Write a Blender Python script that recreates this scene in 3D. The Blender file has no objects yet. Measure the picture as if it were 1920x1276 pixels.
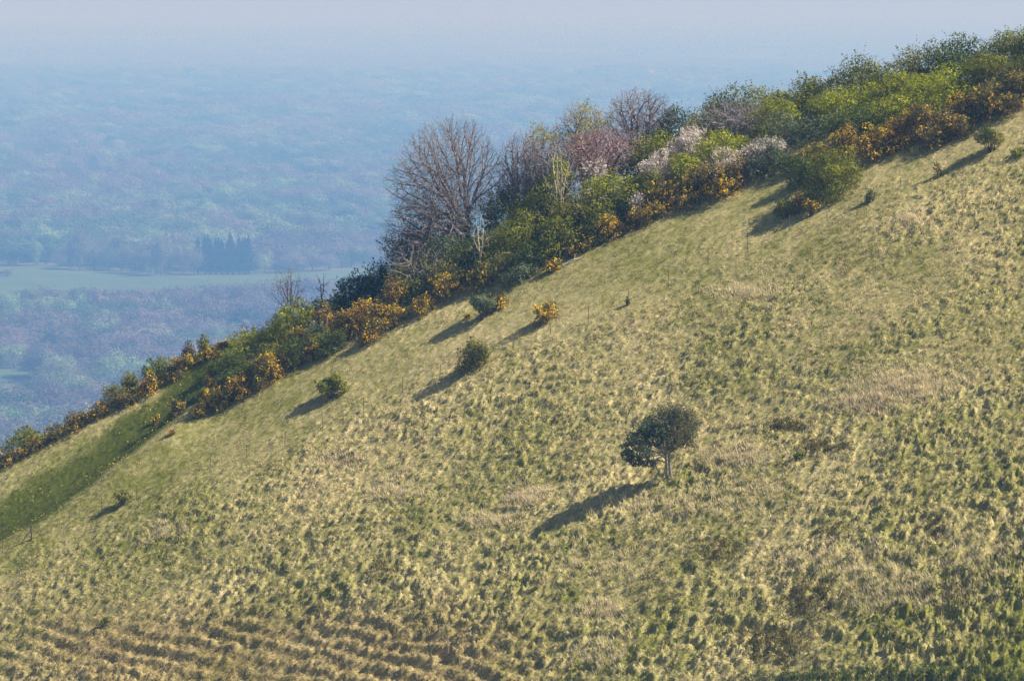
import bpy, math, numpy as np
from math import radians
R = np.random.default_rng(11)
scene = bpy.context.scene
COL = scene.collection

# ------------------------------------------------------------------ camera model
W, HH, F = 1920.0, 1276.0, 9134.0
PITCH = math.atan((638 + 30) / F)
cp, sp = math.cos(PITCH), math.sin(PITCH)
def ray(px, py):
    a, b = (px - 960) / F, (638 - py) / F
    d = np.array([a, cp + b * sp, -sp + b * cp])
    return d / d[1]
def project(x, y, z):
    depth = y * cp - z * sp
    up = y * sp + z * cp
    return 960 + F * x / depth, 638 - F * up / depth

# ------------------------------------------------------------------ noise
def _hash(ix, iy, seed):
    n = (ix.astype(np.int64) * 374761393 + iy.astype(np.int64) * 668265263 + seed * 974634777) & 0xffffffff
    n = ((n ^ (n >> 13)) * 1274126177) & 0xffffffff
    return ((n ^ (n >> 16)) & 0xffffff) / float(0xffffff)
def vnoise(x, y, seed=0):
    x = np.asarray(x, float); y = np.asarray(y, float)
    ix, iy = np.floor(x), np.floor(y)
    fx, fy = x - ix, y - iy
    fx = fx * fx * fx * (fx * (fx * 6 - 15) + 10); fy = fy * fy * fy * (fy * (fy * 6 - 15) + 10)
    a = _hash(ix, iy, seed); b = _hash(ix + 1, iy, seed); c = _hash(ix, iy + 1, seed); d = _hash(ix + 1, iy + 1, seed)
    return (a + (b - a) * fx) * (1 - fy) + (c + (d - c) * fx) * fy
def fbm(x, y, seed=0, octv=4, gain=.5):
    s = 0; a = 1; t = 0
    for o in range(octv):
        c, sn = math.cos(o * 1.1 + .4), math.sin(o * 1.1 + .4)
        s = s + a * vnoise((x * c - y * sn) * 2 ** o + 17.3 * o, (x * sn + y * c) * 2 ** o - 9.1 * o, seed + o); t += a; a *= gain
    return s / t
def sstep(a, b, x):
    t = np.clip((np.asarray(x, float) - a) / (b - a), 0, 1)
    return t * t * (3 - 2 * t)

# ------------------------------------------------------------------ hill
GX, GY = .43, .39
XT, YT, ZT = (1255 - 960) / F * 300, 300.0, ray(1255, 900)[2] * 300
PLAIN = -320.0
def plane(x, y):
    xe = np.where(x > 60, 60 + 30 * np.tanh((x - 60) / 30), x)
    return ZT + GX * (xe - XT) + GY * (y - YT)
def plane_cast(px, py):
    d = ray(px, py)
    y = (ZT - GX * XT - GY * YT) / (d[2] - GX * d[0] - GY)
    return d[0] * y, y
EDGE = [(-260, 1015), (-100, 938), (0, 885), (100, 833), (230, 768), (340, 705), (410, 671), (480, 662), (560, 650), (640, 638), (740, 612), (830, 581),
        (950, 541), (1060, 492), (1250, 402), (1450, 337), (1640, 303), (1800, 262), (1920, 208), (2150, 100)]
_e = np.array([plane_cast(*p) for p in EDGE])
def Yc(x):
    x = np.asarray(x, float)
    y = np.interp(x, _e[:, 0], _e[:, 1])
    y = np.where(x < _e[0, 0], _e[0, 1] + (x - _e[0, 0]) * -.15, y)
    return y
# shallow hollow on the left: a centre line in plan
_g = np.array([plane_cast(*p) for p in [(-160, 1070), (0, 975), (110, 905), (215, 830), (300, 765), (385, 705)]])
def hollow(x, y):
    """signed distance to the hollow's line (positive = downhill-right side) and taper"""
    yl = np.interp(x, _g[:, 0], _g[:, 1])
    d = (yl - y)
    return d
def hill_smooth(x, y):
    x = np.asarray(x, float); y = np.asarray(y, float)
    z = plane(x, y)
    s = y - Yc(x)
    L = 9 + 19 * sstep(-22, 8, x)
    u = (s + .5) / L
    uc = np.clip(u, 0, 1)
    z = z - (GY + .45) * L * ((uc ** 3 - uc ** 4 / 2) + np.maximum(u - 1, 0))
    face = 1 - sstep(-6, 3, s)
    z = z + face * (.55 * (fbm(x / 17, y / 22, 5, 2) - .5) + .35 * (fbm(x / 6, y / 8, 9, 2) - .5))
    # hollow
    d = hollow(x, y)
    tap = sstep(-20, -24, x)
    z = z + tap * face * (-.8 * np.exp(-((d + .2) / 3.2) ** 2) + .6 * np.exp(-((d - 6) / 3.5) ** 2))
    return z
# tussocky part starts below the post line
POSTL = np.array([plane_cast(*p) for p in [(-200, 1110), (0, 1040), (191, 965), (393, 887), (605, 802), (754, 735), (962, 662), (1103, 605), (1253, 540), (1401, 475), (1550, 415), (1750, 330), (1920, 270), (2200, 160)]])
def below_posts(x, y):
    return np.interp(x, POSTL[:, 0], POSTL[:, 1]) - y      # metres (plan) below the line
def hill_fine(x, y):
    z = hill_smooth(x, y)
    s = y - Yc(x)
    face = 1 - sstep(-1, 3, s)
    bp = below_posts(x, y)
    amp = .3 + .7 * sstep(-3, 7, bp)
    big = sstep(270, 250, y) * .0
    px, py = project(x, y, z)
    near = sstep(900, 1200, py + (px - 960) * .12)
    # tussocks
    q = fbm(x / 9, y / 9, 77, 2)
    wx = x + .3 * fbm(x / .8, y / .8, 31, 2); wy = y + .3 * fbm(x / .8, y / .8, 32, 2)
    t1 = np.abs(fbm(wx / .23, wy / .24, 40, 2) - .5) * 2
    t2 = fbm(wx / .48, wy / .44, 44, 2)
    t3 = fbm(x / .25, y / .27, 52, 2)
    h = (.18 * (1 - t1) ** 2 + .08 * t3) * (.5 + .8 * sstep(.38, .66, t2)) * (.15 + 1.7 * q)
    m = sstep(1100, 1180, py - np.abs(px - 560) * .09) * sstep(1200, 850, px) * sstep(-250, 150, px)
    m = m * sstep(.15, .45, fbm(x / 3.5, y / 3.5, 75, 2))
    z = z + face * amp * h * (1 + .35 * near) * (1 - .55 * m)
    z = z + face * near * .25 * (t2 - .5) + face * near * .32 * (fbm(x / 3.3, y / 4.2, 61, 3) - .5)
    # terracettes trodden along the contours
    m = sstep(1100, 1180, py - np.abs(px - 560) * .09) * sstep(1200, 850, px) * sstep(-250, 150, px)
    m = m * sstep(.15, .45, fbm(x / 3.5, y / 3.5, 75, 2))
    zz = hill_smooth(x, y) + .07 * x + .9 * (fbm(x / 12, y / 12, 71, 2) - .5) + .36 * fbm(x / 2.8, y / 2.8, 72, 2)
    ph = zz / .72
    fr = ph - np.floor(ph)
    step = np.where(fr < .62, fr / .62 * .25, .25 + (fr - .62) / .38 * .75) - fr
    z = z + m * face * .75 * step * (.4 + 1.0 * fbm(x / 4, y / 4, 73, 2))
    m2 = sstep(1050, 1180, py - (px - 1400) * .05) * sstep(1250, 1450, px)
    zz2 = z + .9 * (fbm(x / 4, y / 4, 81, 3) - .5)
    ph = zz2 / 1.3; fr = ph - np.floor(ph)
    step = np.where(fr < .6, fr / .6 * .25, .25 + (fr - .6) / .4 * .75) - fr
    z = z + m2 * face * .5 * step
    return z
def cast(px, py, y0=235, y1=420):
    d = ray(px, py)
    ys = np.arange(y0, y1, .1)
    f = d[2] * ys - hill_smooth(d[0] * ys, ys)
    i = np.argmax(f < 0)
    if f[i] >= 0:
        i = int(np.argmin(f))
    y = ys[i]
    return d[0] * y, y

# ------------------------------------------------------------------ mesh helpers
def mesh_np(name, co, faces_n, mat, parent=None, col=None, smooth=False, loops=None):
    """co (N,3); faces_n = verts per face when every face owns its verts, or loops (M,k)"""
    me = bpy.data.meshes.new(name)
    co = np.ascontiguousarray(co, dtype=np.float32)
    if loops is None:
        loops = np.arange(len(co), dtype=np.int32).reshape(-1, faces_n)
    loops = np.ascontiguousarray(loops, dtype=np.int32)
    k = loops.shape[1]
    me.vertices.add(len(co)); me.vertices.foreach_set('co', co.ravel())
    me.loops.add(loops.size); me.loops.foreach_set('vertex_index', loops.ravel())
    me.polygons.add(len(loops))
    me.polygons.foreach_set('loop_start', np.arange(0, loops.size, k, dtype=np.int32))
    me.polygons.foreach_set('loop_total', np.full(len(loops), k, dtype=np.int32))
    if smooth:
        me.polygons.foreach_set('use_smooth', np.ones(len(loops), dtype=bool))
    if col is not None:
        at = me.color_attributes.new('Col', 'FLOAT_COLOR', 'POINT')
        c = np.ones((len(co), 4), dtype=np.float32); c[:, :3] = col
        at.data.foreach_set('color', c.ravel())
    me.update(calc_edges=True)
    me.materials.append(mat)
    o = bpy.data.objects.new(name, me); COL.objects.link(o)
    if parent is not None:
        o.parent = parent
    return o
def thing(name, label, cat, loc, group=None):
    o = bpy.data.objects.new(name, None); COL.objects.link(o)
    o.empty_display_size = .3
    o.location = [float(v) for v in loc]
    o['label'] = label; o['category'] = cat
    if group: o['group'] = group
    return o
def tag(o, label=None, cat=None, kind=None, group=None):
    if label: o['label'] = label
    if cat: o['category'] = cat
    if kind: o['kind'] = kind
    if group: o['group'] = group
    return o

# ------------------------------------------------------------------ materials
def mat_new(name):
    m = bpy.data.materials.new(name); m.use_nodes = True
    nt = m.node_tree; nt.nodes.clear()
    return m, nt, nt.nodes.new('ShaderNodeOutputMaterial')
def leaf_mat(name, transl=.3):
    m, nt, out = mat_new(name)
    at = nt.nodes.new('ShaderNodeAttribute'); at.attribute_name = 'Col'
    d = nt.nodes.new('ShaderNodeBsdfDiffuse'); t = nt.nodes.new('ShaderNodeBsdfTranslucent')
    mx = nt.nodes.new('ShaderNodeMixShader'); mx.inputs[0].default_value = transl
    nt.links.new(at.outputs['Color'], d.inputs[0]); nt.links.new(at.outputs['Color'], t.inputs[0])
    nt.links.new(d.outputs[0], mx.inputs[1]); nt.links.new(t.outputs[0], mx.inputs[2])
    nt.links.new(mx.outputs[0], out.inputs[0])
    return m
def noise_mat(name, c1, c2, scale, rough=.9, c3=None):
    m, nt, out = mat_new(name)
    p = nt.nodes.new('ShaderNodeBsdfPrincipled'); p.inputs['Roughness'].default_value = rough
    p.inputs['Specular IOR Level'].default_value = .15
    tc = nt.nodes.new('ShaderNodeTexCoord'); n = nt.nodes.new('ShaderNodeTexNoise')
    n.inputs['Scale'].default_value = scale; n.inputs['Detail'].default_value = 6
    r = nt.nodes.new('ShaderNodeValToRGB')
    r.color_ramp.elements[0].position = .35; r.color_ramp.elements[0].color = (*c1, 1)
    r.color_ramp.elements[1].position = .65; r.color_ramp.elements[1].color = (*c2, 1)
    if c3:
        e = r.color_ramp.elements.new(.8); e.color = (*c3, 1)
    nt.links.new(tc.outputs['Object'], n.inputs['Vector']); nt.links.new(n.outputs['Fac'], r.inputs[0])
    nt.links.new(r.outputs[0], p.inputs['Base Color']); nt.links.new(p.outputs[0], out.inputs[0])
    return m
M_leaf = leaf_mat('leaf', .30)
M_flower = leaf_mat('petal', .35)
M_blade = leaf_mat('grass_blade', .3)
M_far = leaf_mat('far_foliage', .25)
def inst_mat():
    m = leaf_mat('wood_foliage', .25); nt = m.node_tree
    src = nt.nodes['Attribute']
    t = nt.nodes.new('ShaderNodeAttribute'); t.attribute_type = 'INSTANCER'; t.attribute_name = 'tint'
    mx = nt.nodes.new('ShaderNodeMix'); mx.data_type = 'RGBA'; mx.blend_type = 'MULTIPLY'; mx.inputs[0].default_value = 1
    tg = [l.to_socket for l in list(src.outputs['Color'].links)]
    nt.links.new(src.outputs['Color'], mx.inputs[6]); nt.links.new(t.outputs['Color'], mx.inputs[7])
    for k in tg: nt.links.new(mx.outputs[2], k)
    return m
M_inst = inst_mat()
M_bark = noise_mat('bark', (.185, .16, .18), (.35, .315, .34), 6)
M_bark_pale = noise_mat('pale_bark', (.34, .30, .22), (.55, .5, .38), 6)
M_bark_dark = noise_mat('dark_bark', (.07, .055, .045), (.17, .14, .11), 6)
M_pink = noise_mat('pink_bark', (.27, .17, .17), (.42, .29, .28), 6)
M_wood = noise_mat('weathered_wood', (.10, .07, .055), (.2, .15, .12), 9)

# terrain: colour from attribute (straw / green share) broken up by noise
def soil_mat():
    m, nt, out = mat_new('turf')
    at = nt.nodes.new('ShaderNodeAttribute'); at.attribute_name = 'Col'
    tc = nt.nodes.new('ShaderNodeTexCoord')
    n = nt.nodes.new('ShaderNodeTexNoise'); n.inputs['Scale'].default_value = 7; n.inputs['Detail'].default_value = 8; n.inputs['Roughness'].default_value = .7
    r = nt.nodes.new('ShaderNodeValToRGB')
    r.color_ramp.elements[0].position = .3; r.color_ramp.elements[0].color = (.45, .5, .45, 1)
    r.color_ramp.elements[1].position = .7; r.color_ramp.elements[1].color = (1.3, 1.25, 1.15, 1)
    mx = nt.nodes.new('ShaderNodeMix'); mx.data_type = 'RGBA'; mx.blend_type = 'MULTIPLY'; mx.inputs[0].default_value = 1
    d = nt.nodes.new('ShaderNodeBsdfDiffuse')
    nt.links.new(tc.outputs['Object'], n.inputs['Vector']); nt.links.new(n.outputs['Fac'], r.inputs[0])
    nt.links.new(at.outputs['Color'], mx.inputs[6]); nt.links.new(r.outputs[0], mx.inputs[7])
    nt.links.new(mx.outputs[2], d.inputs[0]); nt.links.new(d.outputs[0], out.inputs[0])
    return m
M_soil = soil_mat()

# ------------------------------------------------------------------ colour of the sward
STRAW = np.array([.65, .565, .32]); STRAW2 = np.array([.40, .29, .15]); GREEN = np.array([.245, .26, .06]); DGREEN = np.array([.085, .115, .015]); PINK = np.array([.36, .26, .19])
def in_hollow(x, y):
    d = hollow(x, y)
    wob = 3.2 * (fbm(x / 2.2, y / 2.2, 91, 4) - .5)
    wid = sstep(-4.2, -2.2, d + wob) * sstep(5.2, 3.0, d + wob)
    return wid * sstep(-20.5, -22.5, x)
def sward(x, y, z, jit, extra=0.0):
    """straw share 0..1 -> colour"""
    s = y - Yc(x)
    n1 = fbm(x / 12, y / 15, 101, 3); n2 = fbm(x / .28, y / .32, 103, 2); n3 = fbm(x / 4.5, y / 5.5, 105, 3)
    bp = below_posts(x, y)
    px, py = project(x, y, z)
    n4 = fbm(x / 1.3, y / 1.5, 109, 2)
    share = .63 + .7 * (n1 - .5) + 1.0 * (n2 - .5) + .7 * (n3 - .5) + .35 * (n4 - .5) + extra
    share = share + .06 * sstep(2, -4, bp) * (s < 2)
    share = share + .12 * sstep(500, 250, np.abs(px - 1000) + np.abs(py - 800))
    share = share - .12 * sstep(1500, 1850, px) * sstep(420, 600, py)
    ih = in_hollow(x, y)
    share = share * (1 - ih) - .1 * ih
    shx = share + jit
    a = np.clip(shx, 0, 1)[:, None]
    c = GREEN * (1 - a) + STRAW * a
    br = np.clip((fbm(x / 2, y / 2.3, 107, 3) - .66) * 5, 0, 1)[:, None] * a * .7
    c = c * (1 - .6 * br) + PINK * .6 * br
    lowbr = (sstep(1090, 1200, py) * sstep(1150, 800, px) * sstep(-100, 200, px))[:, None] * .5
    c = c * (1 - lowbr) + STRAW2 * lowbr * .95
    c = c * (1 - .75 * ih[:, None]) + DGREEN * .75 * ih[:, None]
    return c

# ------------------------------------------------------------------ hillside mesh (fine where the lens looks, coarse round it)
def build_hill():
    nu, nv = 1000, 1180
    u = np.linspace(-.150, .150, nu); v = np.linspace(250, 366, nv)
    U, V = np.meshgrid(u, v)
    X = (U * V).ravel(); Y = V.ravel()
    Z = hill_fine(X, Y)
    c1 = sward(X, Y, Z, np.zeros_like(X), -.18) * .8
    idx = np.arange(nu * nv).reshape(nv, nu)
    q = np.stack([idx[:-1, :-1], idx[:-1, 1:], idx[1:, 1:], idx[1:, :-1]], -1).reshape(-1, 4)
    co1 = np.stack([X, Y, Z], -1)
    # coarse surround
    gx = np.arange(-820, 700, 5.0); gy = np.arange(-500, 1160, 5.0)
    A, B = np.meshgrid(gx, gy); A = A.ravel(); B = B.ravel()
    zc = hill_smooth(A, B)
    r = np.hypot(A, B)
    camhill = -1.7 - .42 * np.maximum(r - 6, 0) + 3 * (fbm(A / 40, B / 40, 3, 3) - .5) * sstep(10, 60, r)
    zc = np.maximum(zc, camhill)
    und = PLAIN - 3
    zc = np.maximum(zc, und)
    inside = (B > 256) & (B < 360) & (np.abs(A) < .144 * B)
    zc = np.where(inside, zc - 2.0, zc - .05)
    c2 = sward(A, B, zc, np.zeros_like(A), 0.0) * .8
    ny, nx = len(gy), len(gx)
    idx2 = np.arange(nx * ny).reshape(ny, nx) + len(co1)
    q2 = np.stack([idx2[:-1, :-1], idx2[:-1, 1:], idx2[1:, 1:], idx2[1:, :-1]], -1).reshape(-1, 4)
    co = np.vstack([co1, np.stack([A, B, zc], -1)])
    keep = ~(np.all(np.isin(q2 - len(co1), np.where(zc <= und + .01)[0]), axis=1))
    o = mesh_np('hill', co, 4, M_soil, col=np.vstack([c1, c2]), smooth=True, loops=np.vstack([q, q2[keep]]))
    tag(o, kind='structure')
build_hill()

def blades(n_tuft, per, seed, x, y, hgt, colour_fn, name, width=.03, spread=.09, lean=.5, label=None, cat=None, mat=None):
    r = np.random.default_rng(seed)
    z = hill_fine(x, y)
    N = len(x) * per
    ti = np.repeat(np.arange(len(x)), per)
    bx = x[ti] + r.normal(0, spread, N); by = y[ti] + r.normal(0, spread, N)
    bz = z[ti] + GX * (bx - x[ti]) + GY * (by - y[ti]) - .02
    h = hgt[ti] * r.uniform(.5, 1.15, N)
    ang = r.uniform(0, 2 * np.pi, N)
    ln = np.abs(r.normal(lean, .35, N))
    dx = np.cos(ang) * ln - .25; dy = np.sin(ang) * ln - .22
    tip = np.stack([bx + dx * h, by + dy * h, bz + h * np.maximum(.25, 1 - .35 * ln)], -1)
    wa = r.uniform(0, np.pi, N); w = width * r.uniform(.6, 1.4, N)
    ox, oy = np.cos(wa) * w, np.sin(wa) * w
    p0 = np.stack([bx - ox, by - oy, bz - GX * ox * 0], -1); p1 = np.stack([bx + ox, by + oy, bz], -1)
    co = np.stack([p0, p1, tip], 1).reshape(-1, 3)
    c = colour_fn(bx, by, bz, ti, r)
    col = np.repeat(c, 3, axis=0)
    o = mesh_np(name, co, 3, mat or M_blade, col=col)
    tag(o, label=label, cat=cat, kind='stuff')
    return o
def scatter(n, seed, ymin=256, ymax=352):
    r = np.random.default_rng(seed)
    y = np.sqrt(r.uniform(ymin ** 2, ymax ** 2, n)); u = r.uniform(-.138, .138, n)
    x = u * y
    k = (y < Yc(x) + 5)
    x, y = x[k], y[k]
    z = hill_smooth(x, y)
    px, py = project(x, y, z)
    k = (py < 1330) & (px > -290) & (px < 2210)
    return x[k], y[k]
def build_grass():
    x, y = scatter(391000, 5)
    bp = below_posts(x, y)
    t2 = fbm(x / .48, y / .44, 44, 2)
    hg = (.08 + .07 * sstep(-3, 6, bp)) * (.55 + 1.1 * sstep(.35, .7, t2))
    def cf(bx, by, bz, ti, r):
        c = sward(bx, by, bz, r.normal(0, .22, len(bx)), .05)
        return c * r.uniform(.75, 1.25, len(bx))[:, None]
    blades(0, 4, 6, x, y, hg * .85, cf, 'grass', width=.026, label='rough tussocky pasture grass mixed straw and green over the slope', cat='grass')
build_grass()

# cowslip dots in the green hollow
def build_cowslips():
    r = np.random.default_rng(9)
    y = r.uniform(300, 345, 60000); x = r.uniform(-39, -20, 60000)
    ih = in_hollow(x, y)
    cl = fbm(x / 1.2, y / 1.2, 120, 2)
    k = (ih > .25) & (r.uniform(0, 1, len(x)) < .10 * sstep(.45, .75, cl) + .006) & (y < Yc(x))
    x, y = x[k], y[k]
    z = hill_fine(x, y) + .16
    n = len(x); s = r.uniform(.05, .10, n)
    v = r.normal(0, 1, (n, 3, 3)); v /= np.linalg.norm(v, axis=2, keepdims=True)
    co = np.stack([x, y, z], -1)[:, None, :] + v * s[:, None, None]
    col = np.repeat(np.array([[.75, .68, .08]]) * r.uniform(.7, 1.1, (n, 1)), 3, axis=0)
    tag(mesh_np('cowslips', co.reshape(-1, 3), 3, M_flower, col=col), 'tiny yellow cowslips dotted through the dark green hollow', 'flowers', 'stuff')
build_cowslips()

# ------------------------------------------------------------------ plant generators
def unit(r, n):
    v = r.normal(0, 1, (n, 3)); return v / np.linalg.norm(v, axis=1, keepdims=True)
def pal(r, n, palette):
    cs = np.array([p[0] for p in palette]); w = np.array([p[1] for p in palette], float); w /= w.sum()
    return cs[r.choice(len(cs), n, p=w)]
def leaves(r, pos, nrm, size, colour, elong=1.0, nw=.7):
    """rhombic leaf sprays; pos (n,3), nrm outward, size (n,)"""
    n = len(pos)
    nn = nrm * nw + unit(r, n); nn /= np.linalg.norm(nn, axis=1, keepdims=True) + 1e-9
    a = np.cross(nn, unit(r, n)); a /= np.linalg.norm(a, axis=1, keepdims=True) + 1e-9
    b = np.cross(nn, a)
    s = size[:, None]
    co = np.stack([pos - a * s * elong, pos - b * s * .55, pos + a * s * elong, pos + b * s * .55], 1).reshape(-1, 3)
    return co, np.repeat(colour, 4, axis=0)
def lobe_crown(r, lobes, n, size, palette, elong=1., shoots=.12, shoot_len=.5, fill=.55, var=.25, coh=.5, nw=.7):
    """lobes (k,6): centre xyz, radii xyz"""
    lobes = np.asarray(lobes, float)
    vol = (lobes[:, 3] * lobes[:, 4] * lobes[:, 5]) ** .72
    k = r.choice(len(lobes), n, p=vol / vol.sum())
    d = unit(r, n)
    rad = fill + (1 - fill) * r.uniform(0, 1, n) ** .7
    rad *= 1 + .18 * r.normal(0, 1, n) * (r.uniform(0, 1, n) < .35)
    pos = lobes[k, :3] + d * lobes[k, 3:] * rad[:, None]
    ns = int(n * shoots)
    if ns:
        # leafy shoots sticking out of the lobes
        m = max(1, ns // 7)
        kk = r.choice(len(lobes), m, p=vol / vol.sum()); dd = unit(r, m); dd[:, 2] = np.abs(dd[:, 2]) * 1.1 + .1
        dd /= np.linalg.norm(dd, axis=1, keepdims=True)
        st = lobes[kk, :3] + dd * lobes[kk, 3:]
        out = dd + np.array([0, 0, .5]); out /= np.linalg.norm(out, axis=1, keepdims=True)
        ii = np.repeat(np.arange(m), 7)
        tt = r.uniform(0, 1, len(ii)) * shoot_len * r.uniform(.4, 1.3, m)[ii]
        p2 = st[ii] + out[ii] * tt[:, None] + r.normal(0, .03, (len(ii), 3))
        pos = np.vstack([pos, p2]); d = np.vstack([d, dd[ii]]); k = np.concatenate([k, kk[ii]])
    lc = pal(r, len(lobes), palette)
    c = pal(r, len(pos), palette) * (1 - coh) + lc[k] * coh
    c = c * np.clip(1 + var * r.normal(0, 1, (len(pos), 1)), .35, 1.9)
    c = c * (1 + .12 * r.normal(0, 1, (len(lobes), 1)))[k]
    sz = size * r.uniform(.55, 1.3, len(pos))
    return leaves(r, pos, d, sz, np.clip(c, .004, .95), elong, nw)
def ellipsoid_lobes(r, w, h, k, base=.0, flat=1.0, lean=0.0, jag=.28, depth=None):
    """k lobes inside an ellipsoid crown w wide, from base*h to h; ground shear keeps bushes on the slope"""
    rx = w / 2; ry = (depth or w * .9) / 2; z0 = base * h; rz = (h - z0) / 2
    out = []
    for i in range(k):
        d = unit(r, 1)[0]; q = r.uniform(.45, .78)
        lr = r.uniform(.75, 1.25) * jag
        cx = d[0] * rx * q; cy = d[1] * ry * q; cz = z0 + rz + d[2] * rz * q * flat
        cz += lean * cx
        out.append([cx, cy, cz, rx * lr * 1.15 + .08, ry * lr * 1.15 + .08, min(rz * lr * 1.25 + .08, rx * .7)])
    out.append([0, 0, z0 + rz, rx * .55, ry * .55, rz * .62])
    return np.array(out)
def tubes(segs, sides=4):
    """segs (n,8): p0 p1 r0 r1"""
    segs = np.asarray(segs, float)
    p0, p1, r0, r1 = segs[:, :3], segs[:, 3:6], segs[:, 6], segs[:, 7]
    d = p1 - p0; d /= np.linalg.norm(d, axis=1, keepdims=True) + 1e-9
    ref = np.where(np.abs(d[:, 2:3]) > .9, np.array([[1., 0, 0]]), np.array([[0, 0, 1.]]))
    a = np.cross(d, ref); a /= np.linalg.norm(a, axis=1, keepdims=True) + 1e-9
    b = np.cross(d, a)
    n = len(segs); th = np.arange(sides) * 2 * np.pi / sides
    ring = np.cos(th)[None, :, None] * a[:, None, :] + np.sin(th)[None, :, None] * b[:, None, :]
    c0 = p0[:, None, :] + ring * r0[:, None, None]; c1 = p1[:, None, :] + ring * r1[:, None, None]
    co = np.concatenate([c0, c1], 1).reshape(-1, 3)
    base = (np.arange(n) * 2 * sides)[:, None]
    j = np.arange(sides); j2 = (j + 1) % sides
    f = np.stack([base + j, base + j2, base + sides + j2, base + sides + j], -1).reshape(-1, 4)
    return co, f
def stems_to(r, lobes, n, r0, base=(0, 0, -.15), wob=.12):
    segs = []
    order = r.permutation(len(lobes))[:n]
    for i in order:
        t = np.array(lobes[i][:3]); s = np.array(base) + np.array([r.normal(0, r0 * 1.2), r.normal(0, r0 * 1.2), 0])
        P = [s]; L = np.linalg.norm(t - s)
        for q in (.33, .66, 1.):
            P.append(s + (t - s) * q + r.normal(0, wob * L * .3, 3) * (q < 1))
        for a in range(3):
            segs.append([*P[a], *P[a + 1], r0 * (1 - .3 * a), r0 * (1 - .3 * (a + 1))])
        for _ in range(2):
            e = P[2] + (P[3] - P[2]) * .5 + r.normal(0, .35 * L * .4, 3) + np.array([0, 0, .15 * L])
            segs.append([*P[2], *e, r0 * .35, r0 * .12])
    return segs
def fan_tree(r, pts, base, rt=.0072, pw=.5, f=.34, wob=.05, fork=None):
    """leafless tree whose boughs divide again and again until every point of the crown is reached"""
    segs = []; ends = []
    def link(p, q, n, n2, w, parts):
        L = np.linalg.norm(q - p); a = p
        for i in range(parts):
            t = (i + 1) / parts
            b = p + (q - p) * t + (r.normal(0, w * L, 3) if i < parts - 1 else 0)
            ra = rt * n ** pw; rb = rt * max(n2, 1) ** pw
            segs.append([*a, *b, ra + (rb - ra) * (i / parts), ra + (rb - ra) * t, n]); a = b
    def node(p, P, d):
        n = len(P)
        if n <= 2:
            for q in P:
                m = p + (q - p) * .5 + d * np.linalg.norm(q - p) * .12 + r.normal(0, wob * .5 * np.linalg.norm(q - p), 3)
                segs.append([*p, *m, rt, rt * .8, 1]); segs.append([*m, *q, rt * .8, rt * .5, 1]); ends.append(q)
            return
        k = 3 if (n > 60 and r.uniform() < .5) else 2
        D = P - p; D = D / (np.linalg.norm(D, axis=1, keepdims=True) + 1e-9) + .25 * P / (np.abs(P).max() + 1e-9)
        C = D[r.choice(n, k, replace=False)]
        for _ in range(4):
            a = ((D[:, None] - C[None]) ** 2).sum(-1).argmin(1)
            C = np.array([D[a == i].mean(0) if (a == i).any() else D[r.integers(n)] for i in range(k)])
        if len(set(a.tolist())) < 2: a = r.integers(0, 2, n)
        for i in range(k):
            Q = P[a == i]
            if not len(Q): continue
            c = Q.mean(0); v = c - p; L = np.linalg.norm(v)
            ff = f * r.uniform(.6, 1.4) if n > 8 else r.uniform(.4, .65)
            q = p + v * ff + d * L * ff * .35 + r.normal(0, wob * L * ff, 3)
            q[2] = max(q[2], .05)
            link(p, q, len(Q) * 1.15, len(Q), wob, 3 if n > 40 else 2)
            nd = q - p; nd = nd / (np.linalg.norm(nd) + 1e-9)
            node(q, Q, nd)
    base = np.array(base, float)
    node(base, pts, np.array([0, 0, 1.]))
    segs.append([0, 0, -.4, *base, rt * len(pts) ** pw * 1.25, rt * len(pts) ** pw * 1.05, len(pts)])
    return np.array(segs), np.array(ends)
PALS = {
 'bright': [((.33, .36, .02), 4), ((.23, .26, .02), 3), ((.42, .44, .04), 2)],
 'green': [((.20, .215, .022), 4), ((.135, .155, .02), 3), ((.29, .30, .03), 2)],
 'olive': [((.24, .23, .045), 4), ((.12, .145, .04), 3), ((.26, .25, .08), 2)],
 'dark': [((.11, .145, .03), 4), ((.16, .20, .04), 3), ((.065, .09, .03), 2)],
 'grey': [((.15, .185, .095), 4), ((.11, .14, .07), 3), ((.22, .24, .14), 1)],
 'teal': [((.08, .115, .06), 4), ((.125, .165, .09), 3), ((.19, .24, .15), 1)],
 'gorse': [((.12, .12, .03), 4), ((.21, .16, .06), 3), ((.09, .10, .03), 3), ((.28, .20, .09), 1)],
 'gorsegreen': [((.12, .14, .03), 4), ((.18, .17, .04), 3), ((.16, .11, .05), 2)],
 'flower': [((.88, .56, .035), 5), ((.95, .68, .06), 3), ((.70, .40, .05), 3)],
 'flowerbrown': [((.58, .39, .10), 5), ((.80, .52, .07), 3), ((.40, .28, .12), 3)],
 'blossom': [((.80, .72, .68), 5), ((.66, .56, .52), 3), ((.86, .82, .78), 2)],
 'twig': [((.34, .28, .23), 4), ((.25, .2, .17), 3), ((.42, .35, .28), 2)],
 'bud': [((.50, .45, .05), 4), ((.38, .36, .05), 3), ((.55, .46, .08), 1)],
}
SC = 0.0
def place(px, ytop, wpx, b=None, base=None):
    """ground point and real width/height for something seen at px, topped at ytop, b metres behind the edge or standing at pixel height base"""
    if base is not None:
        x, y = cast(px, base)
    else:
        y = 335.0
        for _ in range(8):
            x = ray(px, 400)[0] * y; y = float(Yc(x)) + b
    z = float(hill_smooth(x, y))
    top = ray(px, ytop)[2] * y
    return x, y, z, wpx / F * y, max(top - z, .2)
CNT = [100]
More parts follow.
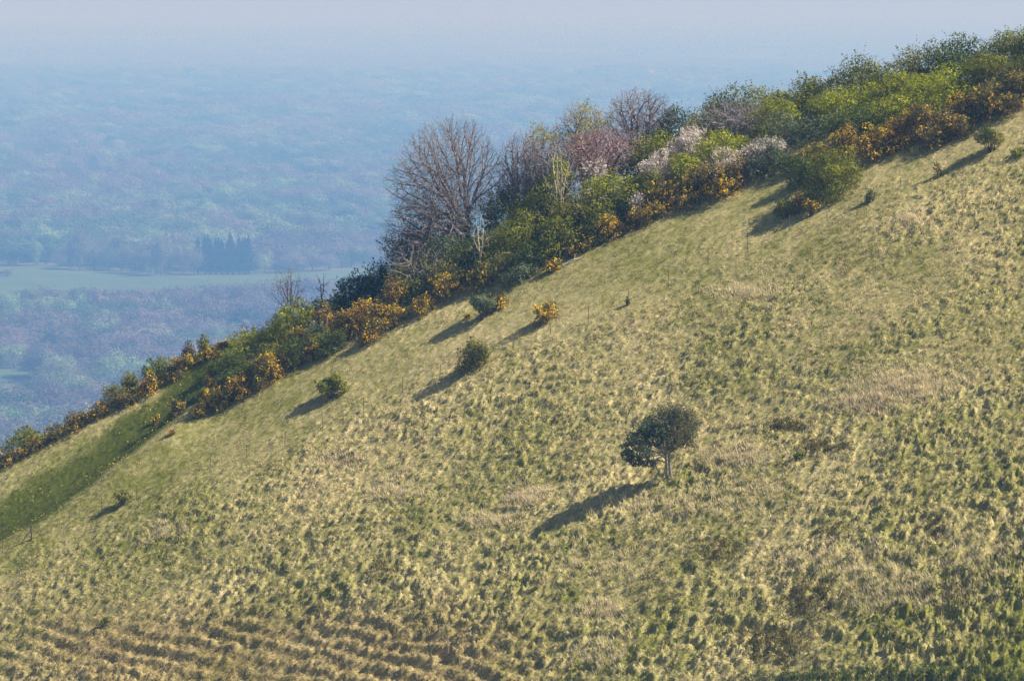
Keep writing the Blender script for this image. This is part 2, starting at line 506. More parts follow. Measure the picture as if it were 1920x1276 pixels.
def bush(kind, px, ytop, wpx, b, base, label, palette, group=None, n=None, size=.078, name=None, cat=None, clear=0.0, flowers=None, fcount=.3, stems=True, bark=None, shoots=.14, partlabel=None):
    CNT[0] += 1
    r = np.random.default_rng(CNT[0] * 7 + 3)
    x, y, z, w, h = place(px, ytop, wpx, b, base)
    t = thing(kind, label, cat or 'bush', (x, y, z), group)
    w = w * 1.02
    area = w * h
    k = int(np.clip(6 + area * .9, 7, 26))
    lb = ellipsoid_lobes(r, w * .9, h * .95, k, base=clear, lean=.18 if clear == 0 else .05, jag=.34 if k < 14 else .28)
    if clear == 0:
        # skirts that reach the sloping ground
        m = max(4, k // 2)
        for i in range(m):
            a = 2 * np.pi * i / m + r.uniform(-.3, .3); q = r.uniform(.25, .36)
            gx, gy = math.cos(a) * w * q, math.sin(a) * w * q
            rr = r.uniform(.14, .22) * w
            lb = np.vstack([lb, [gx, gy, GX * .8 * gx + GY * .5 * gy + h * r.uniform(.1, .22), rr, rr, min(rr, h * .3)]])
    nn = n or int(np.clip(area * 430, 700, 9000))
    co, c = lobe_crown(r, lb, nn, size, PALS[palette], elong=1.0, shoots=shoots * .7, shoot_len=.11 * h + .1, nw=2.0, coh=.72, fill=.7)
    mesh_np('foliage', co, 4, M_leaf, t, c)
    sg = stems_to(r, lb, 6 if clear == 0 else 9, .035 + .012 * h, base=(0, 0, -.2))
    if clear > 0:
        sg.append([0, 0, -.3, 0.03, 0, clear * h + .25 * h, .05 + .02 * h, .03 + .012 * h])
    cs, f = tubes(sg, 5)
    mesh_np('trunk' if clear > 0 else 'stems', cs, 4, bark or M_bark_dark, t, loops=f)
    if flowers:
        fl = lb.copy(); fl[:, 3:] *= 1.04
        # flowering tips cluster on some lobes
        wt = r.uniform(0, 1, len(fl)) < .72
        fl = fl[wt] if wt.sum() > 2 else fl
        nf = int(nn * fcount * .85)
        m = max(6, nf // 9)
        kk = r.integers(0, len(fl), m); d = unit(r, m); d[:, 2] = d[:, 2] * .8 + .25
        d /= np.linalg.norm(d, axis=1, keepdims=True)
        cpos = fl[kk, :3] + d * fl[kk, 3:] * r.uniform(.9, 1.12, (m, 1))
        ii = np.repeat(np.arange(m), 9)
        pos = cpos[ii] + r.normal(0, .10, (len(ii), 3)) * np.array([1, 1, 1.2])
        cc = pal(r, m, PALS[flowers])[ii] * r.uniform(.7, 1.25, (len(ii), 1))
        co, c = leaves(r, pos, d[ii], .075 * r.uniform(.6, 1.3, len(ii)), np.clip(cc, 0, .95))
        mesh_np('blossom', co, 4, M_flower, t, c)
    return t
def gorse(px, ytop, w, b, base, label, fl='flower', fc=.34, palette='gorse', **kw):
    return bush('gorse_bush', px, ytop, w, b, base, label, palette, flowers=fl, fcount=fc, size=.07, cat='gorse', **kw)
def haw(px, ytop, w, b, base, label, palette='green', **kw):
    if b is not None and w > 60 and b > 1: w *= 1.3; ytop += 4
    return bush('hawthorn_bush', px, ytop, w, b, base, label, palette, **kw)
def thorn(px, ytop, w, b, base, label, **kw):
    w *= 1.2
    return bush('blackthorn_bush', px, ytop, w, b, base, label, 'twig', flowers='blossom', fcount=.95, size=.05, cat='blossoming bush', **kw)
def bare(px, ytop, wpx, b, base, label, n=900, seed=1, bark=None, buds=None, name='bare_tree', rt=.0072, z0=.3, dx=0., fork=.2, budn=900, cat='tree', f=.34, shell=.55, droop=0., nb=1, pw=.39):
    r = np.random.default_rng(seed)
    x, y, z, w, h = place(px, ytop, wpx, b, base)
    t = thing(name, label, cat, (x, y, z))
    d = unit(r, n); q = r.uniform(0, 1, n) ** shell
    lump = .82 + .36 * fbm(np.arctan2(d[:, 1], d[:, 0]) * 1.6 + 9, d[:, 2] * 2.5 + seed, seed, 2)
    P = d * (q * lump)[:, None] * np.array([w / 2, w * .42, h * (1 - z0) / 2]) + np.array([dx * w, 0, h * (1 + z0) / 2])
    P[:, 2] -= droop * np.abs(P[:, 0] - 0) * (P[:, 0] < 0)
    P[:, 2] = np.maximum(P[:, 2], .15 + GX * .6 * P[:, 0] * (z0 < .1))
    if nb == 1: s, e = fan_tree(r, P, (0, 0, fork * h), rt, f=f, pw=pw)
    else:
        S, E = [], []
        a = np.argsort(P[:, 0] + r.normal(0, w * .12, n))
        for k, part in enumerate(np.array_split(a, nb)):
            bx = (k - (nb - 1) / 2) * w * .12
            s1, e1 = fan_tree(r, P[part] - np.array([bx, 0, 0]), (0, 0, fork * h), rt, f=f, pw=pw)
            s1[:, 0] += bx; s1[:, 3] += bx; e1[:, 0] += bx; S.append(s1); E.append(e1)
        s = np.vstack(S); e = np.vstack(E)
    thick = s[:, 6] > .03
    if name in ('bare_shrub', 'bare_sapling', 'pink_shrub'):
        co, fc = tubes(s, 4); mesh_np('branches', co, 4, bark or M_bark, t, loops=fc); return t
    co, fc = tubes(s[thick], 6); mesh_np('trunk', co, 4, bark or M_bark, t, loops=fc)
    co, fc = tubes(s[~thick], 3); mesh_np('twigs', co, 4, bark or M_bark, t, loops=fc)
    if buds:
        ii = r.integers(0, len(e), budn)
        cl = fbm(e[:, 0] * .9 + 5, e[:, 2] * .9, seed, 2) + .12 * (e[:, 2] / h - .5)
        ii = ii[cl[ii] > .47]
        pos = e[ii] + r.normal(0, .10, (len(ii), 3))
        co, c = leaves(r, pos, unit(r, len(ii)), .07 * r.uniform(.6, 1.4, len(ii)), pal(r, len(ii), PALS[buds]))
        mesh_np('young_leaves', co, 4, M_leaf, t, c)
    return t

# ---- table of the scrub along the ridge (right to left)
exec_rows = True
g, h_, th = gorse, haw, thorn
# right-hand scrub, back row on the skyline
h_(1905, 40, 140, 10, None, 'green hawthorn on the skyline at the far right, highest of all the bushes', 'green')
h_(1790, 48, 120, 13, None, 'dark ragged hawthorn with upright shoots standing proud of the skyline', 'dark', shoots=.3)
h_(1845, 88, 110, 8, None, 'mid green hawthorn just left of the highest bush, above brown gorse', 'green')
h_(1695, 80, 110, 13, None, 'grey green hawthorn on the skyline left of the ragged dark one', 'olive', shoots=.25)
h_(1750, 112, 120, 7, None, 'broad yellow green hawthorn below the ragged dark one', 'bright')
h_(1905, 100, 90, 4, None, 'dull green hawthorn behind the gorse at the right frame edge', 'olive')
h_(1615, 92, 120, 14, None, 'green skyline hawthorn with pointed top, left of the grey green one', 'green', shoots=.25)
h_(1665, 125, 110, 9, None, 'bright green hawthorn in the middle of the big right-hand thicket', 'bright')
h_(1700, 165, 110, 5, None, 'bright yellow green hawthorn rising right behind the long orange gorse', 'bright')
h_(1580, 150, 110, 9, None, 'leafy green hawthorn below the pointed skyline one', 'bright')
h_(1530, 128, 100, 14, None, 'twiggy green hawthorn on the skyline with thin bare shoots', 'green', shoots=.3)
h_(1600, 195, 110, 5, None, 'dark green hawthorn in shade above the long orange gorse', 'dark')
h_(1478, 152, 100, 12, None, 'smooth topped green hawthorn, left of the twiggy skyline one', 'green')
h_(1420, 148, 110, 15, None, 'flat topped green hawthorn on the skyline right of the thin bare tree', 'green')
h_(1360, 152, 90, 16, None, 'green hawthorn at the left end of the flat topped skyline row', 'olive', shoots=.3)
h_(1500, 192, 130, 6, None, 'large dark blue green hawthorn above the corner of the pasture', 'grey')
h_(1450, 178, 90, 9, None, 'yellow green hawthorn over the large dark blue green one', 'bright')
bare(1385, 180, 160, 9, None, 'grey brown leafless shrub between green hawthorns near the skyline', 2200, 21, None, None, 'bare_shrub', cat='shrub', z0=.05, fork=.05, rt=.009, nb=1)
h_(1355, 228, 110, 5, None, 'vivid light green hawthorn among white blossom', 'bright', shoots=.2)
h_(1320, 190, 90, 10, None, 'olive hawthorn behind the vivid light green one', 'olive')
h_(1262, 188, 90, 14, None, 'dark green bush at the foot of the purple bare tree on the skyline', 'dark')
h_(1215, 240, 100, 8, None, 'rounded mid green hawthorn right of the pinkish shrub', 'green')
th(1300, 232, 80, 6, None, 'tall white blossoming blackthorn left of the vivid green hawthorn')
th(1425, 250, 90, 3, None, 'pinkish white blackthorn near the top corner of the pasture')
th(1365, 272, 80, 2.5, None, 'cream blackthorn blossom directly above the brown gorse clump')
th(1240, 277, 85, 4, None, 'white blackthorn below the rounded mid green hawthorn')
th(1110, 292, 60, 7, None, 'white blackthorn between the pinkish shrub and the conical green tree')
th(1160, 335, 50, 4, None, 'small pale blackthorn left of the orange gorse bank')
th(1188, 360, 35, 1.5, None, 'narrow pale blackthorn touching the upper gorse bank')
h_(1430, 262, 80, 1.5, None, 'grey green hawthorn at the top corner of the pasture', 'grey')
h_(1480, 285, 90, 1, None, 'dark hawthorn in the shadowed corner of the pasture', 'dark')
h_(1290, 280, 80, 3, None, 'light green hawthorn patch below the white blossom', 'bright')
h_(1985, 10, 150, 8, None, 'green hawthorn reaching past the right frame edge', 'green')
g(1975, 105, 100, 1.5, None, 'brown gorse mostly beyond the right frame edge', fl='flowerbrown', fc=.3)
# right-hand gorse bank
g(1905, 135, 100, 2, None, 'brown gorse with orange tips at the right frame edge', fl='flowerbrown')
g(1845, 150, 90, 1.8, None, 'dark brown gorse with few flowers near the right frame edge', fl='flowerbrown', fc=.25)
g(1885, 175, 80, .6, None, 'low dark gorse on the pasture edge nearest the right frame edge', fl='flowerbrown', fc=.22)
g(1795, 175, 90, 1.6, None, 'tall gorse with yellow top in the upper right gorse bank', fc=.3)
g(1735, 190, 90, 1.8, None, 'orange gorse in the middle of the upper right gorse bank', fl='flowerbrown', fc=.4)
g(1685, 205, 70, 2.5, None, 'gorse with yellow crest at the left of the upper right bank', fc=.32)
g(1800, 215, 60, .4, None, 'small dark gorse above the flat topped small tree', fl='flowerbrown', fc=.2)
g(1755, 235, 66, 0, None, 'rounded pinkish brown gorse at the pasture edge', fl='flowerbrown', fc=.3, palette='gorse')
g(1690, 240, 70, .8, None, 'orange gorse at the right end of the long low bank', fc=.34)
g(1640, 235, 90, .9, None, 'bright orange gorse in the middle of the long low bank', fc=.5)
g(1585, 238, 70, 1.6, None, 'yellow flowered gorse above the big isolated dark bush', fc=.5)
g(1530, 262, 70, 1.4, None, 'green gorse with scattered yellow flowers left of the long bank', palette='gorsegreen', fc=.2)
haw(1560, 270, 125, None, 366, 'big dark green bush with a yellow green crown standing out into the pasture', 'green', n=9500)
haw(1505, 295, 70, None, 350, 'dark bush tucked against the left flank of the big pasture bush', 'dark')
# central gorse bank
g(1375, 295, 70, .8, None, 'pink brown gorse at the right end of the central gorse bank', fl='flowerbrown', fc=.45)
g(1318, 293, 80, 1.8, None, 'tall brown gorse at the top of the central gorse bank', fl='flowerbrown', fc=.22)
g(1350, 330, 85, 0, None, 'yellow orange gorse at the foot of the central bank, right side', fc=.5)
g(1285, 325, 70, 1.2, None, 'orange tipped gorse in the middle of the central bank', fc=.34)
g(1290, 360, 60, .1, None, 'dark gorse at the foot of the central bank, middle', fl='flowerbrown', fc=.25)
g(1238, 342, 70, 1.2, None, 'orange gorse at the left of the central bank', fc=.4)
g(1215, 378, 70, .1, None, 'low gorse at the foot of the central bank, left side', fc=.28)
g(1180, 385, 35, 0.2, None, 'narrow brown gorse closing the left end of the central bank', fl='flowerbrown')
g(1140, 396, 56, .9, None, 'dome of bright yellow gorse left of the central bank', fc=.75)
g(1142, 430, 60, .1, None, 'dark leafless looking gorse below the bright yellow dome', fl='flowerbrown', fc=.12)
g(1060, 433, 56, 1.8, None, 'green gorse with a thin yellow crest above a pale log', palette='gorsegreen', fc=.25)
g(1098, 447, 36, .3, None, 'small dark gorse with yellow spots right of the pale log', fc=.3)
g(1040, 480, 34, None, 508, 'small yellow gorse left of the pale log', fc=.6)
g(1075, 462, 34, .4, None, 'little gorse immediately above the pale log', fc=.25)
# middle scrub behind
bare(1200, 163, 150, 14, None, 'purple grey leafless tree on the skyline, right of the yellow budding trees', 5000, 31, z0=.15, fork=.1, f=.27, pw=.38, rt=.0095)
bare(1095, 188, 125, 13, None, 'leafless tree with yellow green buds, taller of the two budding ones', 4500, 33, None, 'bud', 'budding_tree', budn=5200, z0=.15)
bare(1018, 222, 90, 12, None, 'smaller budding tree with yellow green young leaves', 2600, 35, None, 'bud', 'budding_tree', budn=4600, z0=.2)
bare(980, 246, 115, 10, None, 'grey leafless thicket tree right of the great bare tree', 7000, 37, z0=.05, fork=.06, f=.27, pw=.38, rt=.0095)
bare(1130, 234, 165, 9, None, 'domed pinkish brown leafless shrub above white blossom', 5200, 39, M_pink, None, 'pink_shrub', cat='shrub', rt=.0105, z0=.15, fork=.05, nb=1, shell=.4)
bush('conical_tree', 1050, 270, 66, 7.5, None, 'conical vivid green tree behind pale leafless stems', 'bright', cat='tree', shoots=.2)
bare(1050, 262, 74, 5.5, None, 'pale stemmed leafless sapling in front of the conical green tree', 160, 41, M_bark_pale, None, 'bare_sapling', z0=.25, fork=.12, rt=.011)
h_(1135, 312, 90, 4.5, None, 'bright yellow green hawthorn right of the conical green tree', 'bright')
h_(1220, 312, 90, 3, None, 'yellow green hawthorn between pale blossom and the central gorse bank', 'green')
h_(1175, 345, 70, 2.5, None, 'mid green hawthorn left of the central gorse bank', 'green')
h_(1085, 350, 110, 4, None, 'olive green hawthorn below the conical green tree', 'olive', shoots=.2)
h_(1120, 375, 70, 2, None, 'dull green hawthorn above the dome of yellow gorse', 'green')
h_(1010, 352, 100, 6.5, None, 'olive hawthorn between the great bare tree and the conical tree', 'olive')
bare(1035, 255, 110, 9, None, 'brown leafless thicket right behind the conical green tree', 3200, 43, z0=.05, fork=.05, rt=.0095)
h_(1005, 325, 100, 7.5, None, 'mid green hawthorn under the smaller budding tree', 'green')
h_(945, 325, 90, 10, None, 'dark green bush half hidden by the grey leafless thicket', 'green')
h_(965, 385, 110, 4.5, None, 'dark green hawthorn in the deepest part of the central scrub', 'green')
h_(1045, 400, 90, 2, None, 'dark green hawthorn with light shoots above the little yellow gorse', 'green', shoots=.25)
h_(1000, 440, 80, 1.6, None, 'very dark hawthorn left of the thin yellow crested gorse', 'dark')
h_(975, 487, 76, 0, None, 'rounded grey green bush at the pasture edge below the central scrub', 'grey')
h_(925, 468, 80, 2, None, 'light green hawthorn above the rounded grey green bush', 'olive', shoots=.25)
h_(890, 432, 90, 5, None, 'dark hawthorn right behind the thin pale sapling', 'dark')
h_(835, 372, 110, 9, None, 'dark green bush around the foot of the great bare tree', 'green')
h_(770, 415, 110, 10, None, 'dark green bush under the left boughs of the great bare tree', 'dark')
h_(815, 430, 110, 6, None, 'dull green bush under the leaning bare tree', 'grey')
h_(705, 478, 100, 8, None, 'very dark blue green evergreen at the left foot of the great bare tree', 'teal')
h_(662, 500, 80, 6.5, None, 'dark evergreen bush at the left skyline end of the central scrub', 'teal', shoots=.2)
h_(850, 475, 80, 3.5, None, 'olive green hawthorn between two orange gorse clumps', 'olive')
h_(775, 475, 90, 4.5, None, 'feathery green hawthorn above orange gorse', 'green', shoots=.25)
bare(880, 206, 230, 9.5, None, 'great spreading leafless tree, tallest thing on the ridge', 8500, 51, z0=.18, fork=.14, dx=-.2, droop=.2, nb=1, f=.25, pw=.37, rt=.0092, shell=.5)
bare(852, 335, 190, 8, None, 'leaning leafless tree with low boughs spreading left of the great one', 4500, 57, z0=.1, fork=.2, dx=-.25, droop=.3, f=.28, pw=.42, rt=.0085)
bare(900, 398, 56, 2.6, None, 'thin pale leafless sapling in front of dark bushes under the great tree', 90, 61, M_bark_pale, None, 'bare_sapling', z0=.25, fork=.3, rt=.011)
bare(785, 455, 140, 4.2, None, 'low pale tangle of leafless brushwood left of the pale sapling', 700, 63, None, None, 'bare_shrub', cat='shrub', z0=.0, fork=.05, rt=.009, nb=1)
g(735, 518, 56, 2.4, None, 'upright orange brown gorse at the left under the great bare tree', fl='flowerbrown', fc=.4)
g(835, 508, 70, 1.6, None, 'brown gorse with orange tips right of the brightest gorse', fl='flower', fc=.28)
g(895, 490, 50, 1.2, None, 'green gorse with sparse yellow flowers above the short trunked bush', palette='gorsegreen', fc=.3)
g(690, 556, 86, 1.2, None, 'bright orange gorse, broadest in the left-hand bank', fc=.6)
g(745, 570, 60, .3, None, 'orange gorse low on the pasture edge, second from the right of the left-hand bank', fc=.45)
g(790, 555, 58, .4, None, 'brightest yellow orange gorse at the right end of the left-hand bank', fc=.75)
g(640, 572, 60, 1, None, 'orange gorse left of the broadest one', fc=.5)
g(605, 562, 46, 2.4, None, 'brown gorse beside the vivid green hawthorn on the left', fl='flowerbrown', fc=.3)
g(700, 600, 60, None, 640, 'brown gorse hanging at the foot of the left-hand bank', fc=.28)
h_(555, 553, 92, 3, None, 'vivid green hawthorn below the reddish leafless shrub', 'bright')
h_(620, 545, 70, 5, None, 'dark green bush behind the thin leafless sapling', 'dark')
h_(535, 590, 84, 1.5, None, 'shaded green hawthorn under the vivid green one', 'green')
h_(585, 600, 70, .8, None, 'grey twiggy bush in the left-hand bank', 'grey')
haw(620, 608, 66, None, 664, 'dark green bush at the pasture edge of the left-hand bank', 'dark')
g(635, 620, 22, None, 646, 'tiny yellow gorse on the right side of the dark pasture edge bush', fc=.6)
h_(480, 612, 110, 1.2, None, 'yellow green hawthorn, last big bush towards the lower left', 'bright', shoots=.2)
haw(550, 628, 70, None, 685, 'dark grey bush between shaded hawthorn and small gorse', 'dark')
bare(540, 494, 72, 4, None, 'reddish brown leafless shrub standing against the hazy wood', 420, 71, None, None, 'bare_shrub', cat='shrub', z0=.2, fork=.08, nb=1)
bare(603, 508, 40, 4.5, None, 'thin dark leafless sapling against the hazy field', 60, 73, M_bark_dark, None, 'bare_sapling', z0=.4, fork=.35, rt=.009)
bare(470, 600, 70, 2.5, None, 'wispy leafless twigs beside the last big yellow green hawthorn', 160, 75, M_bark_dark, None, 'bare_shrub', cat='shrub', z0=.05, fork=.05, nb=1)
g(545, 655, 46, None, 690, 'rounded orange gorse on the pasture edge left of the tiny dark gap', fc=.5)
g(588, 645, 32, None, 673, 'small orange gorse right of the rounded one', fc=.5)
g(560, 612, 60, .6, None, 'orange gorse among shaded bushes in the middle of the left-hand bank', fc=.45)
g(665, 590, 60, .2, None, 'low orange gorse under the broadest one', fc=.5)
g(720, 592, 50, None, 622, 'orange gorse at the very foot of the left-hand bank', fc=.5)
haw(505, 640, 80, None, 700, 'dull green bush between the yellow green hawthorn and broad brown gorse', 'green')
haw(585, 620, 70, None, 668, 'olive twiggy bush above the small orange gorse', 'olive')
haw(475, 670, 60, None, 728, 'shaded bush behind the dark gorse of the lower left bank', 'dark')
haw(425, 690, 50, None, 742, 'very dark bush beside the narrow gorse at the head of the hollow', 'dark')
g(495, 662, 76, None, 722, 'broad brown gorse with orange crest in the lower left bank', fc=.38)
g(455, 690, 60, None, 745, 'dark gorse with orange tips below the broad brown one', fc=.36)
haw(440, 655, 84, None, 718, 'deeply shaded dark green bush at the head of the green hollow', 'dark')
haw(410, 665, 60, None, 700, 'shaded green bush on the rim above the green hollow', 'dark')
g(405, 718, 66, None, 768, 'brown gorse clump with orange top beside the green hollow', fc=.4)
g(388, 703, 30, None, 745, 'narrow gorse with orange crest at the head of the green hollow', fc=.4)
g(331, 738, 34, None, 780, 'dark upright gorse standing alone at the lower side of the green hollow', fl='flowerbrown', fc=.3)
g(371, 760, 20, None, 783, 'small orange gorse below the brown clump by the hollow', fc=.5)
g(292, 778, 13, None, 794, 'tiny gorse seedling left of the dark upright gorse', fc=.5, n=120)
g(321, 802, 13, None, 817, 'tiny bright orange gorse seedling alone on the grass below the dark upright gorse', fc=.8, n=120)
g(685, 632, 12, None, 644, 'tiny gorse seedling on the grass below the left-hand bank', fc=.6, n=120)
g(878, 588, 10, None, 599, 'tiny yellow gorse seedling left of the short trunked bush', fc=.8, n=90)
# rim row on the far left
g(352, 636, 34, 1.8, None, 'tall spindly gorse poking above the others against the hazy wood', fl='flowerbrown', fc=.25)
h_(384, 630, 36, 2.2, None, 'small upright green bush right of the spindly gorse', 'green')
g(418, 642, 40, 1.6, None, 'brown gorse where the left rim meets the hollow', fl='flowerbrown', fc=.3)
g(395, 655, 46, .5, None, 'yellow orange gorse on the rim at the head of the hollow', fc=.5)
g(345, 662, 60, .8, None, 'brown gorse below the spindly one on the rim', fc=.3)
h_(298, 665, 64, 2, None, 'green hawthorn on the rim, upper one of two', 'green', shoots=.25)
g(322, 690, 44, .3, None, 'brown gorse low on the rim right of the upper rim hawthorn', fl='flowerbrown', fc=.3)
g(277, 694, 44, .4, None, 'orange gorse on the rim below the upper rim hawthorn', fc=.5)
h_(245, 688, 50, 2.2, None, 'dark green hawthorn on the rim, lower one of two', 'olive')
h_(215, 715, 60, 1.4, None, 'dull green bush on the rim left of the lower rim hawthorn', 'olive')
g(235, 735, 40, .3, None, 'low dark gorse on the rim under the dull green bush', fl='flowerbrown', fc=.25)
g(182, 745, 52, .8, None, 'orange brown gorse on the rim left of the dull green bush', fc=.35)
g(140, 768, 50, .6, None, 'brown gorse on the rim, third from the left frame edge', fl='flowerbrown', fc=.35)
g(100, 795, 50, .6, None, 'brown gorse on the rim, second from the left frame edge', fl='flowerbrown', fc=.35)
h_(38, 797, 66, 2.6, None, 'ragged green bush at the far left behind the rim gorse', 'green', shoots=.3)
g(60, 818, 48, .6, None, 'gorse in front of the ragged green bush at far left', fc=.3)
g(15, 842, 50, .5, None, 'brown gorse cut by the left frame edge', fl='flowerbrown', fc=.3)
# isolated bushes on the pasture
haw(622, 700, 56, None, 746, 'round dark bush alone on the pasture with a pointed shadow', 'green', n=3200, clear=.08)
haw(886, 626, 74, None, 694, 'dense twiggy olive bush alone in mid pasture, above two posts', 'olive', n=3600)
haw(906, 551, 60, None, 600, 'mushroom shaped bush on a short trunk at the upper pasture edge', 'grey', clear=.3, n=2600)
g(937, 545, 36, None, 577, 'orange brown gorse just right of the mushroom shaped bush', fc=.5)
g(1025, 562, 54, None, 604, 'yellow gorse alone on the pasture with a short dark shadow', fc=.75, palette='gorsegreen')
bush('small_tree', 228, 916, 38, None, 951, 'tiny wind shaped tree with yellow green top near the left end of the posts', 'olive', clear=.35, n=700, cat='tree')
bush('small_tree', 1858, 238, 64, None, 285, 'flat topped green little tree leaning on the pasture at upper right', 'olive', clear=.3, n=2200, cat='tree')
haw(1468, 368, 50, None, 412, 'brown twiggy bush, left of two small gorse trees on the pasture', 'olive', n=1500, clear=.1)
g(1495, 364, 28, None, 403, 'orange gorse on a thin stem, nearer the brown twiggy bush', fc=.5, clear=.4, n=500)
g(1521, 371, 32, None, 406, 'orange gorse on a thin stem, right of the other stemmed gorse', fc=.5, clear=.45, n=500)
haw(1630, 350, 22, None, 381, 'small dark shrub alone below the big pasture bush', 'grey', n=350)
haw(1758, 303, 20, None, 334, 'small reddish brown dying shrub on the upper right pasture', 'gorse', n=160)
haw(197, 1156, 16, None, 1173, 'tiny dark bush alone on the lower left pasture', 'olive', n=300)
haw(1497, 842, 22, None, 862, 'low dark green tuft of bramble right of the lone tree', 'dark', n=250)
haw(1177, 553, 10, None, 573, 'tiny reddish dead seedling among the posts', 'gorse', n=70)
haw(1915, 275, 40, None, 292, 'low bramble at the right frame edge casting a shadow', 'green', n=400)

# ------------------------------------------------------------------ the lone tree
def lone_tree():
    r = np.random.default_rng(404)
    x, y = cast(1255, 900)
    z = float(hill_smooth(x, y))
    t = thing('lone_tree', 'lone tree with lopsided dark crown in mid pasture, twin stemmed, casting a long shadow', 'tree', (x, y, z))
    k = F / y
    def P(px, py, dy=0): return np.array([(px - 1255) / k, dy, (900 - py) / k])
    def L(px, py, rx, rz, dy=0): c = P(px, py, dy); return [*c, rx / k, rx / k * 1.0, rz / k]
    dark = [L(1178, 838, 14, 12), L(1190, 862, 18, 12), L(1176, 855, 13, 10, .4), L(1200, 820, 18, 16, .3), L(1212, 800, 18, 14, -.3), L(1205, 845, 20, 14, -.5),
            L(1185, 822, 15, 12, -.4), L(1225, 822, 22, 18, .5), L(1222, 790, 17, 13, .5), L(1235, 806, 20, 16, -.5), L(1215, 868, 16, 8, .2), L(1248, 830, 18, 15, .2), L(1255, 806, 20, 16, .6)]
    ol = [L(1262, 782, 24, 20), L(1280, 792, 22, 20, .4), L(1292, 806, 20, 20, -.3), L(1275, 815, 22, 18, -.5), L(1246, 778, 18, 14, .4), L(1268, 768, 17, 13, -.3),
          L(1290, 782, 16, 14, .5), L(1285, 828, 20, 13, 0), L(1262, 832, 18, 12, -.6), L(1300, 795, 13, 13, 0), L(1240, 790, 15, 12, -.6)]
    co1, c1 = lobe_crown(r, dark, 6200, .075, PALS['teal'], shoots=.08, shoot_len=.2)
    co2, c2 = lobe_crown(r, ol, 5200, .062, [((.17, .17, .07), 4), ((.13, .15, .065), 4), ((.24, .22, .09), 2)], shoots=.25, shoot_len=.35, fill=.3)
    mesh_np('crown', np.vstack([co1, co2]), 4, M_leaf, t, np.vstack([c1, c2]))
    s = []
    def path(pts, r0, r1):
        for i in range(len(pts) - 1):
            a = r0 + (r1 - r0) * i / (len(pts) - 1); b = r0 + (r1 - r0) * (i + 1) / (len(pts) - 1)
            s.append([*pts[i], *pts[i + 1], a, b])
    path([P(1260, 908), P(1257, 885), P(1255, 865), P(1254, 848), P(1262, 830), P(1272, 805), P(1280, 780)], .13, .03)
    path([P(1250, 908), P(1249, 880), P(1248, 862), P(1247, 845), P(1240, 825), P(1230, 800)], .095, .025)
    path([P(1253, 905), P(1238, 890), P(1230, 875), P(1226, 860), P(1222, 845)], .05, .03)
    path([P(1250, 868), P(1238, 862), P(1222, 862), P(1205, 866), P(1190, 862)], .05, .02)
    path([P(1251, 862), P(1236, 850), P(1215, 842), P(1195, 838)], .06, .02)
    path([P(1254, 850), P(1268, 838), P(1284, 822), P(1295, 805)], .07, .02)
    path([P(1250, 850), P(1252, 825), P(1256, 800), P(1262, 778)], .07, .02)
    for lb in dark + ol:
        a = P(1250, 850) if lb[0] < 0 else P(1260, 838)
        c = np.array(lb[:3]); m = (a + c) / 2 + r.normal(0, .1, 3)
        path([a, m, c], .035, .012)
    for lb in ol:
        for _ in range(26):
            c = np.array(lb[:3]); e = c + unit(r, 1)[0] * np.array(lb[3:]) * 1.15 + np.array([0, 0, .1])
            path([c, (c + e) / 2 + r.normal(0, .03, 3), e], .014, .008)
    co, f = tubes(s, 6)
    mesh_np('trunk', co, 4, M_bark, t, loops=f)
lone_tree()

